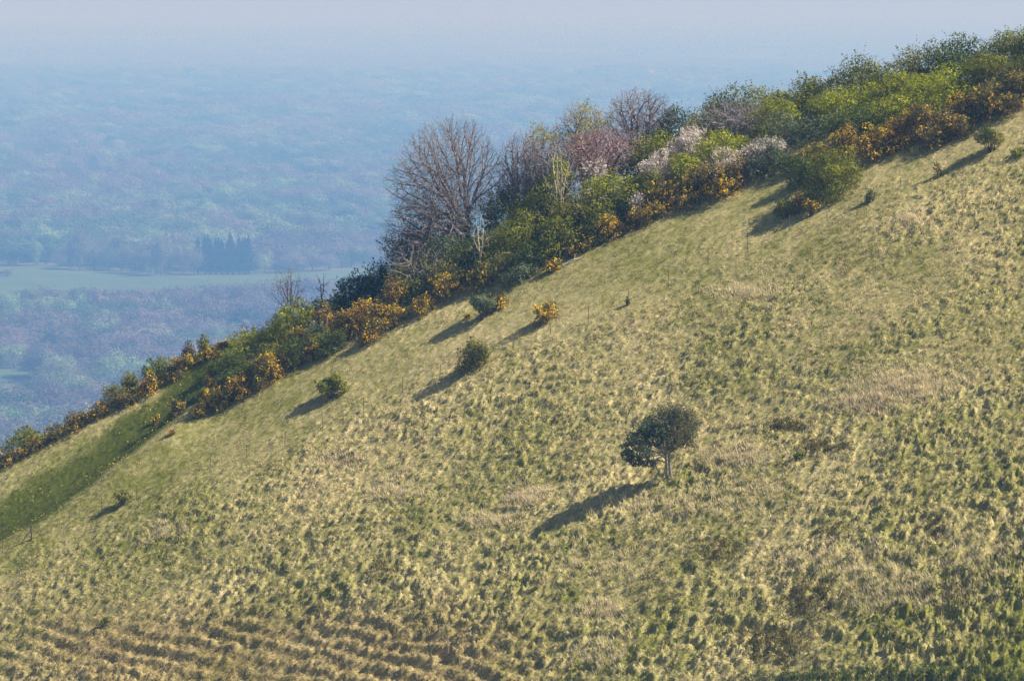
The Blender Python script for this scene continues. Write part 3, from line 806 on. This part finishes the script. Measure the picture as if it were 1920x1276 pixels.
# ------------------------------------------------------------------ posts
POSTS = [(5, 1012, 1037), (60, 984, 1013), (130, 956, 980), (191, 932, 964), (257, 908, 939), (324, 886, 914), (393, 857, 887), (463, 833, 860), (534, 808, 834),
         (605, 772, 803), (682, 744, 776), (754, 706, 736), (824, 683, 715), (894, 662, 690), (962, 640, 662), (1033, 603, 631), (1103, 573, 605), (1177, 545, 572), (1253, 506, 541), (1327, 470, 496),
         (1402, 446, 474), (1480, 402, 434), (1551, 396, 414), (1690, 332, 352), (1822, 288, 302)]
ORD = ['first', 'second', 'third', 'fourth', 'fifth', 'sixth', 'seventh', 'eighth', 'ninth', 'tenth', 'eleventh', 'twelfth', 'thirteenth', 'fourteenth', 'fifteenth', 'sixteenth',
       'seventeenth', 'eighteenth', 'nineteenth', 'twentieth']
def posts():
    n = len(POSTS)
    for i, (px, t, b) in enumerate(POSTS):
        r = np.random.default_rng(900 + i)
        x, y, z, w, h = place(px, t, 4, None, b)
        lab = ('thin weathered fence post, %s from the left in the diagonal line' % ORD[i]) if i < 13 else ('thin weathered fence post, %s from the right in the diagonal line' % ORD[n - 1 - i])
        if i == 1: lab = 'thick dark strainer post with leaning struts at the left end of the fence line'
        rad = .024 if i != 1 else .065
        lx, ly = r.normal(0, .05), r.normal(0, .05)
        segs = []; N = 7
        for q in range(N):
            a, c = q / N, (q + 1) / N
            segs.append([lx * a * h, ly * a * h, -.3 + a * (h + .3), lx * c * h, ly * c * h, -.3 + c * (h + .3), rad * r.uniform(.9, 1.05), rad * r.uniform(.85, 1.0)])
        segs.append([lx * h, ly * h, h, lx * h, ly * h, h + .02, rad, .002])
        co, f = tubes(segs, 7)
        if i != 1:
            o = mesh_np('fence_post', co, 4, M_wood, loops=f)
            o.location = (x, y, z); tag(o, lab, 'post', group='posts of the diagonal fence line')
        else:
            tt = thing('fence_post', lab, 'post', (x, y, z), 'posts of the diagonal fence line')
            mesh_np('post', co, 4, M_wood, tt, loops=f)
            for sgn in (-1, 1):
                ex = sgn * .85
                co, f = tubes([[0, 0, h * .75, ex * .5, .02, h * .37 + GX * ex * .25, .03, .03], [ex * .5, .02, h * .37 + GX * ex * .25, ex, .02, GX * ex - .1, .03, .03]], 6)
                mesh_np('strut', co, 4, M_wood, tt, loops=f)
posts()

# fallen log at the scrub edge
def log():
    x, y = cast(1066, 497)
    x2, y2 = cast(1088, 487)
    z, z2 = float(hill_smooth(x, y)), float(hill_smooth(x2, y2))
    d = np.array([x2 - x, y2 - y, z2 - z])
    s = []; pts = [np.array([0, 0, .16]) + d * q + np.array([0, 0, .05 * math.sin(q * 5)]) for q in np.linspace(-.3, 1.2, 7)]
    for i in range(6): s.append([*pts[i], *pts[i + 1], .075 - .006 * i, .075 - .006 * (i + 1)])
    s.append([*pts[3], *(pts[3] + np.array([.1, -.1, .35])), .03, .012])
    co, f = tubes(s, 8)
    o = mesh_np('fallen_log', co, 4, noise_mat('bleached_wood', (.5, .47, .42), (.7, .66, .6), 5), loops=f)
    o.location = (x, y, z); tag(o, 'bleached pale fallen log lying at the edge of the scrub', 'log')
log()

# taller dead grass and bramble patches
def tall(name, spots, seed, hgt, base_c, label, cat, width=.02):
    r = np.random.default_rng(seed); X = []; Y = []
    for px, py, sx, sy, n in spots:
        for _ in range(n):
            a, b = px + r.normal(0, sx), py + r.normal(0, sy)
            x, y = plane_cast(a, b); X.append(x); Y.append(y)
    X, Y = np.array(X), np.array(Y)
    def cf(bx, by, bz, ti, rr):
        return np.array(base_c) * rr.uniform(.6, 1.3, (len(bx), 1))
    blades(0, 9, seed + 1, X, Y, np.full(len(X), hgt), cf, name, width=width, spread=.12, lean=.25, label=label, cat=cat)
tall('dead_grass', [(990, 932, 22, 10, 260), (920, 972, 30, 8, 160), (1385, 860, 35, 14, 260), (1700, 730, 50, 14, 500), (1620, 765, 30, 12, 300), (1705, 418, 14, 8, 90), (1230, 950, 60, 18, 160),
     (1100, 1060, 60, 20, 160), (1350, 940, 80, 20, 220), (1130, 1240, 30, 20, 180), (1690, 1120, 60, 20, 350), (1560, 1060, 60, 20, 300), (1850, 1060, 50, 30, 300), (740, 920, 30, 10, 120), (320, 1000, 20, 10, 90), (640, 860, 24, 8, 120), (1130, 1150, 25, 12, 130), (1400, 545, 40, 8, 160)],
     300, .34, (.80, .70, .48), 'taller bleached dead grass standing in patches across the slope', 'dead grass')
tall('bramble_patch', [(1450, 1210, 40, 20, 420), (1520, 1130, 30, 20, 300), (1475, 800, 24, 6, 120), (1540, 850, 24, 8, 130), (1630, 770, 20, 8, 150), (1350, 1040, 20, 14, 130), (1560, 1010, 12, 10, 60), (1750, 1000, 14, 10, 80), (715, 1070, 14, 10, 70), (1790, 1120, 30, 16, 160), (650, 855, 14, 7, 80)],
     310, .22, (.20, .17, .06), 'low brown and olive bramble scrub in dark patches on the slope', 'bramble', width=.035)
tall('lush_grass', [(1700, 1272, 160, 8, 900), (1530, 1275, 60, 5, 250)],
     320, .2, (.15, .19, .05), 'brighter green long grass along the bottom right of the frame', 'grass', width=.03)

# ------------------------------------------------------------------ plain below
def plain_pt(px, py, z=PLAIN):
    d = ray(px, py); t = z / d[2]
    return d[0] * t, t
M_plain = noise_mat('plain_ground', (.06, .075, .035), (.12, .13, .06), .004)
M_field = noise_mat('pasture_green', (.055, .10, .05), (.08, .13, .06), .02)
M_field2 = noise_mat('pale_crop', (.24, .27, .14), (.30, .30, .18), .01)
def build_plain():
    S = 45000.
    gx = np.concatenate([np.linspace(-S, -3000, 8), np.linspace(-2500, 2500, 40), np.linspace(3000, S, 8)])
    gy = np.concatenate([np.linspace(-3000, 800, 6), np.linspace(1000, 9000, 90), np.linspace(10000, S, 24)])
    A, B = np.meshgrid(gx, gy); z = np.full(A.size, PLAIN)
    idx = np.arange(A.size).reshape(A.shape)
    q = np.stack([idx[:-1, :-1], idx[:-1, 1:], idx[1:, 1:], idx[1:, :-1]], -1).reshape(-1, 4)
    tag(mesh_np('ground', np.stack([A.ravel(), B.ravel(), z], -1), 4, M_plain, loops=q), kind='structure')
build_plain()
FIELDS = []; FPIX = []
def field(poly, mat, dz=.25):
    pts = [plain_pt(*p) for p in poly]
    FIELDS.append(np.array(pts)); FPIX.append(np.array(poly, float))
    n = len(pts)
    me = bpy.data.meshes.new('field')
    me.from_pydata([(x, y, PLAIN + dz) for x, y in pts], [], [tuple(range(n))]); me.update()
    if me.polygons[0].normal.z < 0: me.flip_normals()
    me.materials.append(mat)
    o = bpy.data.objects.new('field', me); COL.objects.link(o); tag(o, kind='structure')
field([(-260, 492), (0, 497), (110, 503), (200, 511), (300, 518), (420, 517), (560, 512), (700, 503), (900, 500), (900, 520), (640, 522), (560, 528), (440, 534), (330, 541), (210, 545), (90, 545), (-260, 550)], M_field)
field([(-200, 692), (50, 692), (62, 700), (66, 722), (48, 736), (-200, 740)], M_field)
field([(260, 322), (480, 321), (770, 320), (1000, 322), (1000, 317), (500, 316), (260, 317)], M_field2)
field([(500, 262), (900, 262), (900, 256), (560, 257)], M_field2)
field([(250, 240), (0, 238), (-100, 244), (200, 246)], M_field2)
field([(600, 206), (1300, 200), (1300, 196), (650, 201)], M_field2)
def in_poly(x, y, poly):
    c = np.zeros(len(x), bool); n = len(poly); j = n - 1
    for i in range(n):
        xi, yi = poly[i]; xj, yj = poly[j]
        m = ((yi > y) != (yj > y)) & (x < (xj - xi) * (y - yi) / (yj - yi + 1e-12) + xi)
        c ^= m; j = i
    return c
SKY = np.array([(-400, 900), (0, 880), (100, 820), (230, 750), (340, 690), (410, 660), (560, 620), (650, 560), (760, 470), (860, 440), (1000, 330), (1250, 260), (1500, 190), (1700, 120), (1920, 60), (2200, 0)])
FARPAL = {
 'purple': [((.19, .145, .155), 4), ((.155, .12, .13), 3), ((.22, .18, .175), 2)],
 'pale': [((.24, .31, .15), 4), ((.19, .24, .12), 3), ((.31, .38, .20), 2)],
 'dark': [((.03, .05, .03), 4), ((.05, .07, .04), 3)],
 'mid': [((.12, .16, .08), 4), ((.10, .13, .06), 3), ((.16, .20, .09), 1)],
 'brown': [((.22, .19, .15), 4), ((.18, .155, .13), 3), ((.27, .23, .18), 1)],
}
def far_crown(r, w, h, n, size, palname, conifer=False):
    if conifer:
        u = r.uniform(0, 1, n) ** .6; a = r.uniform(0, 2 * np.pi, n)
        zz = h * (1 - .97 * u); rad = w / 2 * np.minimum(1, u * 1.5) * (.75 + .3 * np.sin(zz * 2.1)) * r.uniform(.7, 1.05, n)
        pos = np.stack([np.cos(a) * rad, np.sin(a) * rad, np.maximum(zz, .1 * h)], -1)
        d = np.stack([np.cos(a), np.sin(a), np.full(n, .3)], -1)
        c = pal(r, n, FARPAL[palname]) * r.uniform(.7, 1.3, (n, 1))
        return leaves(r, pos, d, size * r.uniform(.6, 1.2, n), c)
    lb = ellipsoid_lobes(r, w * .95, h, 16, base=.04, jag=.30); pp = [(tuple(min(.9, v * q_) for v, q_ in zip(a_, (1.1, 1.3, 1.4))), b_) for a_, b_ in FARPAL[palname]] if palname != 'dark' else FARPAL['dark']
    bare_ = palname in ('purple', 'brown')
    return lobe_crown(r, lb, n, size, pp, shoots=.1, shoot_len=1.4, fill=.6 if bare_ else .85, var=.10, coh=.75, nw=2.0 if bare_ else 3.0, elong=1.8 if bare_ else 1.)
def build_woods():
    r = np.random.default_rng(77)
    # individual trees: prototypes with crown + trunk
    protos = {}
    def proto(kind, v, w, h, n, size):
        rr = np.random.default_rng(hash((kind, v)) % 1000 if False else sum(map(ord, kind)) * 7 + v)
        if kind == 'dark' and v >= 10: co, c = far_crown(rr, w, h, n, size, 'dark', True)
        else: co, c = far_crown(rr, w, h, n, size, kind)
        s = [[0, 0, -.3, .1, 0, h * .3, .35, .3], [.1, 0, h * .3, .3, .1, h * .6, .3, .15], [.1, 0, h * .3, -w * .2, .5, h * .65, .18, .06], [.1, 0, h * .3, w * .22, -.5, h * .62, .18, .06], [.1, 0, h * .35, 0, w * .2, h * .7, .16, .06]]
        cs, f = tubes(s, 5)
        me_c = mesh_np('crown', co, 4, M_far, None, c); me_t = mesh_np('trunk', cs, 4, M_bark_dark, None, loops=f)
        a, b = me_c.data, me_t.data
        bpy.data.objects.remove(me_c); bpy.data.objects.remove(me_t)
        return a, b
    def get(kind, v):
        if (kind, v) not in protos:
            con = kind == 'dark' and v >= 10
            protos[(kind, v)] = proto(kind, v, 5.5 if con else 12, 15 if con else 12.5, 4200 if con else 4200, .30 if con else .17)
        return protos[(kind, v)]
    def put(name, kind, v, px, py, wpx, hpx, label, group, cat='tree'):
        x, y = plain_pt(px, py)
        k = F / y
        con = kind == 'dark' and v >= 10
        a, b = get(kind, v)
        t = thing(name, label, cat, (x, y, PLAIN), group)
        for nm, me in (('crown', a), ('trunk', b)):
            o = bpy.data.objects.new(nm, me); COL.objects.link(o); o.parent = t
        sw = wpx / k / (5.5 if con else 12); sh = hpx / k / (15 if con else 12.5)
        t.scale = (sw, sw, sh); t.rotation_euler.z = float(r.uniform(0, 6.28))
        return x, y, wpx / k
    taken = []
    def P(*a, **k): taken.append(put(*a, **k))
    G1 = 'hazy trees of the near wood at lower left'
    # purple near trees bottom left
    for i, (px, py, w, h) in enumerate([(25, 800, 90, 90), (90, 805, 95, 100), (150, 812, 90, 85), (205, 800, 80, 70), (50, 860, 100, 95), (130, 880, 100, 95), (-20, 850, 90, 100), (200, 850, 80, 70), (240, 790, 70, 60), (-10, 920, 100, 90), (60, 930, 100, 90)]):
        P('bare_wood_tree', 'purple', i % 4, px, py, w, h, 'hazy purple leafless tree in the nearest wood at the lower left', G1)
    for i, (px, py, w, h) in enumerate([(100, 850, 40, 40), (15, 880, 60, 50), (160, 780, 40, 30)]):
        P('wood_tree', 'pale', i % 3, px, py + 20, w, h, 'small blue green tree among the purple leafless trees at the lower left', G1)
    for i, (px, py, w, h, kd) in enumerate([(110, 728, 90, 75, 'pale'), (215, 735, 110, 85, 'pale'), (160, 748, 90, 60, 'mid'), (270, 728, 80, 70, 'pale'), (130, 700, 80, 60, 'brown'), (185, 770, 80, 60, 'pale'), (300, 700, 70, 50, 'purple'), (235, 765, 70, 50, 'mid'), (95, 765, 30, 30, 'mid')]):
        P('wood_tree', kd, i % 3, px, py, w, h, 'large pale hazy tree in the clump right of the small green field', 'large hazy trees right of the small green field')
    for i, (px, py, w, h) in enumerate([(25, 690, 70, 55), (75, 672, 50, 50), (-30, 688, 70, 55)]):
        P('wood_tree', 'pale' if i != 1 else 'mid', i, px, py, w, h, 'hazy pale green tree behind the hedge above the small green field', 'trees above the small green field')
    # wood edge above the long field
    X0 = list(range(-30, 720, 23))
    for i, px in enumerate(X0):
        if 365 < px < 480: continue
        py = np.interp(px, [0, 110, 200, 300, 420, 560, 700], [496, 502, 510, 516, 515, 510, 502]) + r.uniform(-5, 0)
        kd = ['purple', 'mid', 'purple', 'dark', 'brown', 'mid', 'pale'][int(r.integers(0, 7))]
        hh = r.uniform(38, 62) if px < 480 else r.uniform(28, 42)
        P('wood_tree', kd, int(r.integers(0, 4)), px + r.uniform(-6, 6), py, r.uniform(34, 48), hh, {'purple': 'hazy purple leafless tree in the wood edge above the long field', 'mid': 'hazy dull green tree in the wood edge above the long field', 'dark': 'dark blue tree in the wood edge above the long field', 'brown': 'hazy pale brown tree in the wood edge above the long field', 'pale': 'hazy pale green tree in the wood edge above the long field'}[kd], 'trees along the far edge of the long field')
    for i, px in enumerate([371, 384, 395, 405, 416, 427, 437, 448, 460, 466, 390, 410, 432, 455]):
        P('conifer', 'dark', 10 + i % 4, px, 514 - (i >= 10) * 4, r.uniform(24, 32), r.uniform(62, 78) if i != 0 else 72, 'dark blue conifer in the dense clump at the edge of the long field', 'conifers in the clump by the long field')
    P('wood_tree', 'brown', 2, 303, 517, 56, 92, 'tall round headed pale tree standing in front of the wood edge', 'trees along the far edge of the long field')
    P('wood_tree', 'purple', 1, 150, 505, 60, 85, 'tall pale purple leafless tree rising above the wood edge', 'trees along the far edge of the long field')
    P('field_bush', 'pale', 0, 283, 518, 22, 22, 'small pale round bush at the foot of the wood edge', None, 'bush')
    P('field_bush', 'purple', 2, 14, 518, 46, 18, 'low purple grey bush alone in the long field at left', None, 'bush')
    # pylon-like pale masts skipped; hedge above small field
    # stuff: the rest of the woods
    pts = []
    def grid(y0, y1, sp):
        ys = np.arange(y0, y1, sp)
        for yy in ys:
            hw = (1100 / F) * yy
            xs = np.arange(-hw, hw * .75, sp)
            pts.append(np.stack([xs + r.uniform(-.45, .45, len(xs)) * sp, yy + r.uniform(-.45, .45, len(xs)) * sp, np.full(len(xs), sp)], -1))
    grid(2980, 5700, 25); grid(5700, 9300, 34); grid(9300, 17300, 61)
    p = np.vstack(pts)
    px, py = project(p[:, 0], p[:, 1], PLAIN + 8)
    skyl = np.interp(px, SKY[:, 0], SKY[:, 1])
    keep = (py < skyl + 70) & (px < 1500) & (px > -140)
    for f in FIELDS: keep &= ~in_poly(p[:, 0], p[:, 1], f)
    for (tx, ty, tw) in taken: keep &= np.hypot(p[:, 0] - tx, p[:, 1] - ty) > tw * .8
    hts = r.uniform(16, 31, len(p)) * (1 + .2 * (p[:, 2] > 27) + .2 * (p[:, 2] > 50))
    for poly in FPIX[:2]:
        for q in (.15, .4, .6, .8, .95):
            ax, ay = project(p[:, 0], p[:, 1], PLAIN + hts * q)
            keep &= ~in_poly(ax, ay, poly)
    pz = fbm(p[:, 0] / 250, p[:, 1] / 360, 501, 3)
    for q in (0., .5, 1.):
        ax, ay = project(p[:, 0], p[:, 1], PLAIN + hts * q)
        keep &= ~((ax > 358) & (ax < 480) & (ay > 440) & (ay < 530) & (p[:, 1] < 5650))
    keep &= r.uniform(0, 1, len(p)) > .85 * sstep(10500, 17300, p[:, 1])
    keep &= ~((pz > .70) & (p[:, 1] > 6300))
    p = p[keep]; pz = pz[keep]; hts = hts[keep]
    print('wood trees', len(p))
    kinds = ['purple', 'pale', 'mid', 'brown', 'dark']
    NV = 5
    lib = bpy.data.collections.new('tree_kinds')
    for v in range(NV * 2):
        rr = np.random.default_rng(v * 13 + 5)
        lb = ellipsoid_lobes(rr, 1., 1.05, 13 + v % 3, base=.2, jag=.34)
        lb[:, :3] *= rr.uniform(.85, 1.15, 3)
        if v < NV: co, c = lobe_crown(rr, lb, 2600, .027, [((1., 1., 1.), 1), ((.75, .75, .75), 1)], shoots=.05, shoot_len=.1, fill=.88, var=.08, coh=.8, nw=3.2)
        else: co, c = lobe_crown(rr, lb, 2400, .021, [((1., 1., 1.), 1), ((.8, .8, .8), 1)], shoots=.12, shoot_len=.12, fill=.7, var=.1, coh=.7, nw=2.2, elong=1.6)
        o = mesh_np('crown_%02d' % v, co, 4, M_inst, col=c); COL.objects.unlink(o); lib.objects.link(o)
    kn = fbm(p[:, 0] / 175 + 40, p[:, 1] / 250, 503, 3) + r.normal(0, .08, len(p))
    n = len(p)
    kd = np.where(kn < .46, 0, np.where(kn < .51, 1, np.where(kn < .59, 2, 3)))
    kd = np.where(r.uniform(0, 1, n) < .05, 4, kd)
    base = np.array([FARPAL[k][0][0] for k in ('purple', 'brown', 'pale', 'mid', 'dark')])[kd]
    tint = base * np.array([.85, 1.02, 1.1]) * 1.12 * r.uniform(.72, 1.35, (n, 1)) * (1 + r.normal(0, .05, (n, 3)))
    w = p[:, 2] * r.uniform(.9, 2.0, n)
    me = bpy.data.meshes.new('distant_wood')
    me.vertices.add(n); me.vertices.foreach_set('co', np.stack([p[:, 0], p[:, 1], np.full(n, PLAIN)], -1).astype(np.float32).ravel())
    def attr(nm, ty, arr):
        a = me.attributes.new(nm, ty, 'POINT'); a.data.foreach_set('value' if ty in ('INT', 'FLOAT') else ('vector' if ty == 'FLOAT_VECTOR' else 'color'), np.ascontiguousarray(arr).ravel())
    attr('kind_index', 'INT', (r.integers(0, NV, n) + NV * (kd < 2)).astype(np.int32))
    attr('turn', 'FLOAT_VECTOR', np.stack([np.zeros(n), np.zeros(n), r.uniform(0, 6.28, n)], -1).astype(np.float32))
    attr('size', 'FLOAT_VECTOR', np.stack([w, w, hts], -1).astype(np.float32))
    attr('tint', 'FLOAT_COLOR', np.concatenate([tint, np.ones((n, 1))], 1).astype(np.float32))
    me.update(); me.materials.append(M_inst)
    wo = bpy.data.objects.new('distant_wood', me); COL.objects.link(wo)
    tag(wo, 'unbroken blue hazed woodland canopy covering the plain', 'wood', 'stuff')
    ng = bpy.data.node_groups.new('wood', 'GeometryNodeTree')
    ng.interface.new_socket('Geometry', in_out='INPUT', socket_type='NodeSocketGeometry'); ng.interface.new_socket('Geometry', in_out='OUTPUT', socket_type='NodeSocketGeometry')
    N = ng.nodes; gi = N.new('NodeGroupInput'); go = N.new('NodeGroupOutput')
    iop = N.new('GeometryNodeInstanceOnPoints'); ci = N.new('GeometryNodeCollectionInfo'); ci.inputs[0].default_value = lib
    ci.inputs['Separate Children'].default_value = True; ci.inputs['Reset Children'].default_value = True
    def named(nm, ty):
        a = N.new('GeometryNodeInputNamedAttribute'); a.data_type = ty; a.inputs[0].default_value = nm; return a.outputs[0]
    iop.inputs['Pick Instance'].default_value = True
    ng.links.new(gi.outputs[0], iop.inputs['Points']); ng.links.new(ci.outputs[0], iop.inputs['Instance'])
    ng.links.new(named('kind_index', 'INT'), iop.inputs['Instance Index']); ng.links.new(named('turn', 'FLOAT_VECTOR'), iop.inputs['Rotation']); ng.links.new(named('size', 'FLOAT_VECTOR'), iop.inputs['Scale'])
    ng.links.new(iop.outputs[0], go.inputs[0])
    md = wo.modifiers.new('wood', 'NODES'); md.node_group = ng
    # farthest woods: rolling canopy surface with gaps
    ys = 17000 * (43500 / 17000) ** np.linspace(0, 1, 330)
    us = np.linspace(-.13, .11, 620)
    U, Y = np.meshgrid(us, ys); X = U * Y
    n = fbm(X / 900 + 3, Y / 1500, 601, 4)
    bump = 18 * fbm(X / 60, Y / 120, 603, 3) + 8
    wood = sstep(.40, .47, n)
    Z = PLAIN - 1.5 + wood * bump
    for f in FIELDS[2:]: Z = np.where(in_poly(X.ravel(), Y.ravel(), f).reshape(X.shape), PLAIN - 1.5, Z)
    idx = np.arange(X.size).reshape(X.shape)
    q = np.stack([idx[:-1, :-1], idx[:-1, 1:], idx[1:, 1:], idx[1:, :-1]], -1).reshape(-1, 4)
    t = fbm(X / 120, Y / 260, 605, 3)[..., None]
    c = np.array([.05, .06, .035]) * (1 - t) + np.array([.15, .13, .10]) * t
    tag(mesh_np('farthest_wood', np.stack([X.ravel(), Y.ravel(), Z.ravel()], -1), 4, M_far, col=c.reshape(-1, 3), loops=q, smooth=True), 'faint bands of woodland almost lost in the blue haze', 'wood', 'stuff')
build_woods()

# hedge above the small field
def hedge():
    r = np.random.default_rng(8)
    x0, y0 = plain_pt(-60, 690); x1, y1 = plain_pt(62, 694)
    t = thing('hedge', 'dark straight hedge along the top of the small green field', 'hedge', (x0, y0, PLAIN))
    lb = [[(x1 - x0) * q, (y1 - y0) * q + r.normal(0, .3), 1.1 + r.uniform(-.1, .3), 1.2, 1.0, 1.3] for q in np.linspace(0, 1, 18)]
    co, c = lobe_crown(r, lb, 1800, .3, FARPAL['dark'], shoots=.05, shoot_len=.6)
    mesh_np('foliage', co, 4, M_far, t, c)
    cs, f = tubes([[l[0], l[1], -.2, l[0], l[1], 1.2, .08, .05] for l in lb], 4)
    mesh_np('stems', cs, 4, M_bark_dark, t, loops=f)
hedge()

# far buildings: gabled houses, walls + roof
M_wall = noise_mat('pale_render', (.28, .25, .23), (.34, .31, .29), 1.5)
M_roof = noise_mat('faded_tiles', (.22, .18, .16), (.28, .23, .20), 2)
M_dark = noise_mat('window_glass', (.03, .035, .04), (.05, .055, .06), 2)
def house(px, py, L, D, Hh, rot, label, roofm=None, zoff=0):
    x, y = plain_pt(px, py)
    t = thing('house', label, 'house', (x, y, PLAIN)); t.rotation_euler.z = rot
    def mk(name, v, f, m, par=t):
        me = bpy.data.meshes.new(name); me.from_pydata(v, [], f); me.update(); me.materials.append(m)
        o = bpy.data.objects.new(name, me); COL.objects.link(o); o.parent = par; return o
    a, b = L / 2, D / 2; R_ = D * .42
    mk('wall', [(-a, -b, -.3), (a, -b, -.3), (a, b, -.3), (-a, b, -.3), (-a, -b, Hh), (a, -b, Hh), (a, b, Hh), (-a, b, Hh), (-a, 0, Hh + R_), (a, 0, Hh + R_)],
       [(0, 1, 5, 4), (1, 2, 6, 9, 5), (2, 3, 7, 6), (3, 0, 4, 8, 7)], M_wall)
    e = .35; dz = .12; k = R_ / b
    mk('roof', [(-a - e, -b - e, Hh - e * k + dz), (a + e, -b - e, Hh - e * k + dz), (a + e, 0, Hh + R_ + dz), (-a - e, 0, Hh + R_ + dz), (-a - e, b + e, Hh - e * k + dz), (a + e, b + e, Hh - e * k + dz),
                (-a - e, -b - e, Hh - e * k + dz - .1), (a + e, -b - e, Hh - e * k + dz - .1)],
       [(0, 1, 2, 3), (3, 2, 5, 4), (6, 7, 1, 0)], roofm or M_roof)
    nwin = max(2, int(L // 3.5))
    for i in range(nwin):
        wx = -a + (i + .5) * L / nwin
        mk('window', [(wx - .55, -b - .03, Hh * .45), (wx + .55, -b - .03, Hh * .45), (wx + .55, -b - .03, Hh * .8), (wx - .55, -b - .03, Hh * .8)], [(0, 1, 2, 3)], M_dark)
house(552, 446, 16, 12, 10, .5, 'small white house showing among the hazy trees right of the conifers')
house(1192, 152, 120, 40, 18, .05, 'faint pale long building far out on the plain above the purple bare tree')
house(722, 176, 80, 28, 13, .02, 'faint pinkish building far out on the plain left of the great bare tree top')

# ------------------------------------------------------------------ haze
def haze():
    x0, x1, y0, y1, z0, z1 = -44000, 44000, -2500, 44500, PLAIN - 5, 46
    v = [(x, y, z) for z in (z0, z1) for (x, y) in ((x0, y0), (x1, y0), (x1, y1), (x0, y1))]
    me = bpy.data.meshes.new('haze')
    me.from_pydata(v, [], [(3, 2, 1, 0), (4, 5, 6, 7), (0, 1, 5, 4), (1, 2, 6, 5), (2, 3, 7, 6), (3, 0, 4, 7)]); me.update()
    m = bpy.data.materials.new('haze_air'); m.use_nodes = True
    nt = m.node_tree; nt.nodes.clear(); out = nt.nodes.new('ShaderNodeOutputMaterial')
    pv = nt.nodes.new('ShaderNodeVolumePrincipled')
    pv.inputs['Color'].default_value = (.155, .375, .90, 1)
    pv.inputs['Absorption Color'].default_value = (.79, .50, 0.0, 1)
    pv.inputs['Density'].default_value = .00021
    pv.inputs['Anisotropy'].default_value = 0
    nt.links.new(pv.outputs[0], out.inputs['Volume'])
    me.materials.append(m)
    o = bpy.data.objects.new('haze', me); COL.objects.link(o); tag(o, 'blue spring haze filling the air over the plain', 'haze', 'stuff')
haze()

# ------------------------------------------------------------------ light, sky, camera
SUN_EL, SUN_AZ = radians(46), radians(92)      # azimuth clockwise from +Y (view direction)
w = bpy.data.worlds.new('World'); scene.world = w; w.use_nodes = True
nt = w.node_tree; bg = nt.nodes['Background']
sky = nt.nodes.new('ShaderNodeTexSky'); sky.sky_type = 'NISHITA'; sky.sun_disc = False
sky.sun_elevation = SUN_EL; sky.sun_rotation = SUN_AZ; sky.air_density = 1.2; sky.dust_density = 1.5; sky.ozone_density = 1.5
nt.links.new(sky.outputs[0], bg.inputs[0]); bg.inputs[1].default_value = .042
ld = bpy.data.lights.new('sun', 'SUN'); ld.energy = 5; ld.angle = radians(.53); ld.color = (1, .91, .76)
lo = bpy.data.objects.new('sun', ld); COL.objects.link(lo)
import mathutils
sd = mathutils.Vector((math.sin(SUN_AZ) * math.cos(SUN_EL), math.cos(SUN_AZ) * math.cos(SUN_EL), math.sin(SUN_EL)))
lo.rotation_euler = (-sd).to_track_quat('-Z', 'Y').to_euler(); lo.location = (100, 200, 100)

cd = bpy.data.cameras.new('camera'); cam = bpy.data.objects.new('camera', cd); COL.objects.link(cam)
cd.sensor_width = 36; cd.lens = 36 * F / W; cd.clip_start = 1; cd.clip_end = 120000
cam.rotation_euler = (math.pi / 2 - PITCH, 0, 0)
scene.camera = cam
vs = scene.view_settings
vs.view_transform = 'Standard'; vs.look = 'None'; vs.gamma = 1; vs.exposure = .78
scene.cycles.max_bounces = 6; scene.cycles.diffuse_bounces = 2; scene.cycles.volume_bounces = 1; scene.cycles.transparent_max_bounces = 4
scene.cycles.use_denoising = True
scene.cycles.denoising_input_passes = 'RGB_ALBEDO_NORMAL'
scene.cycles.denoising_prefilter = 'NONE'
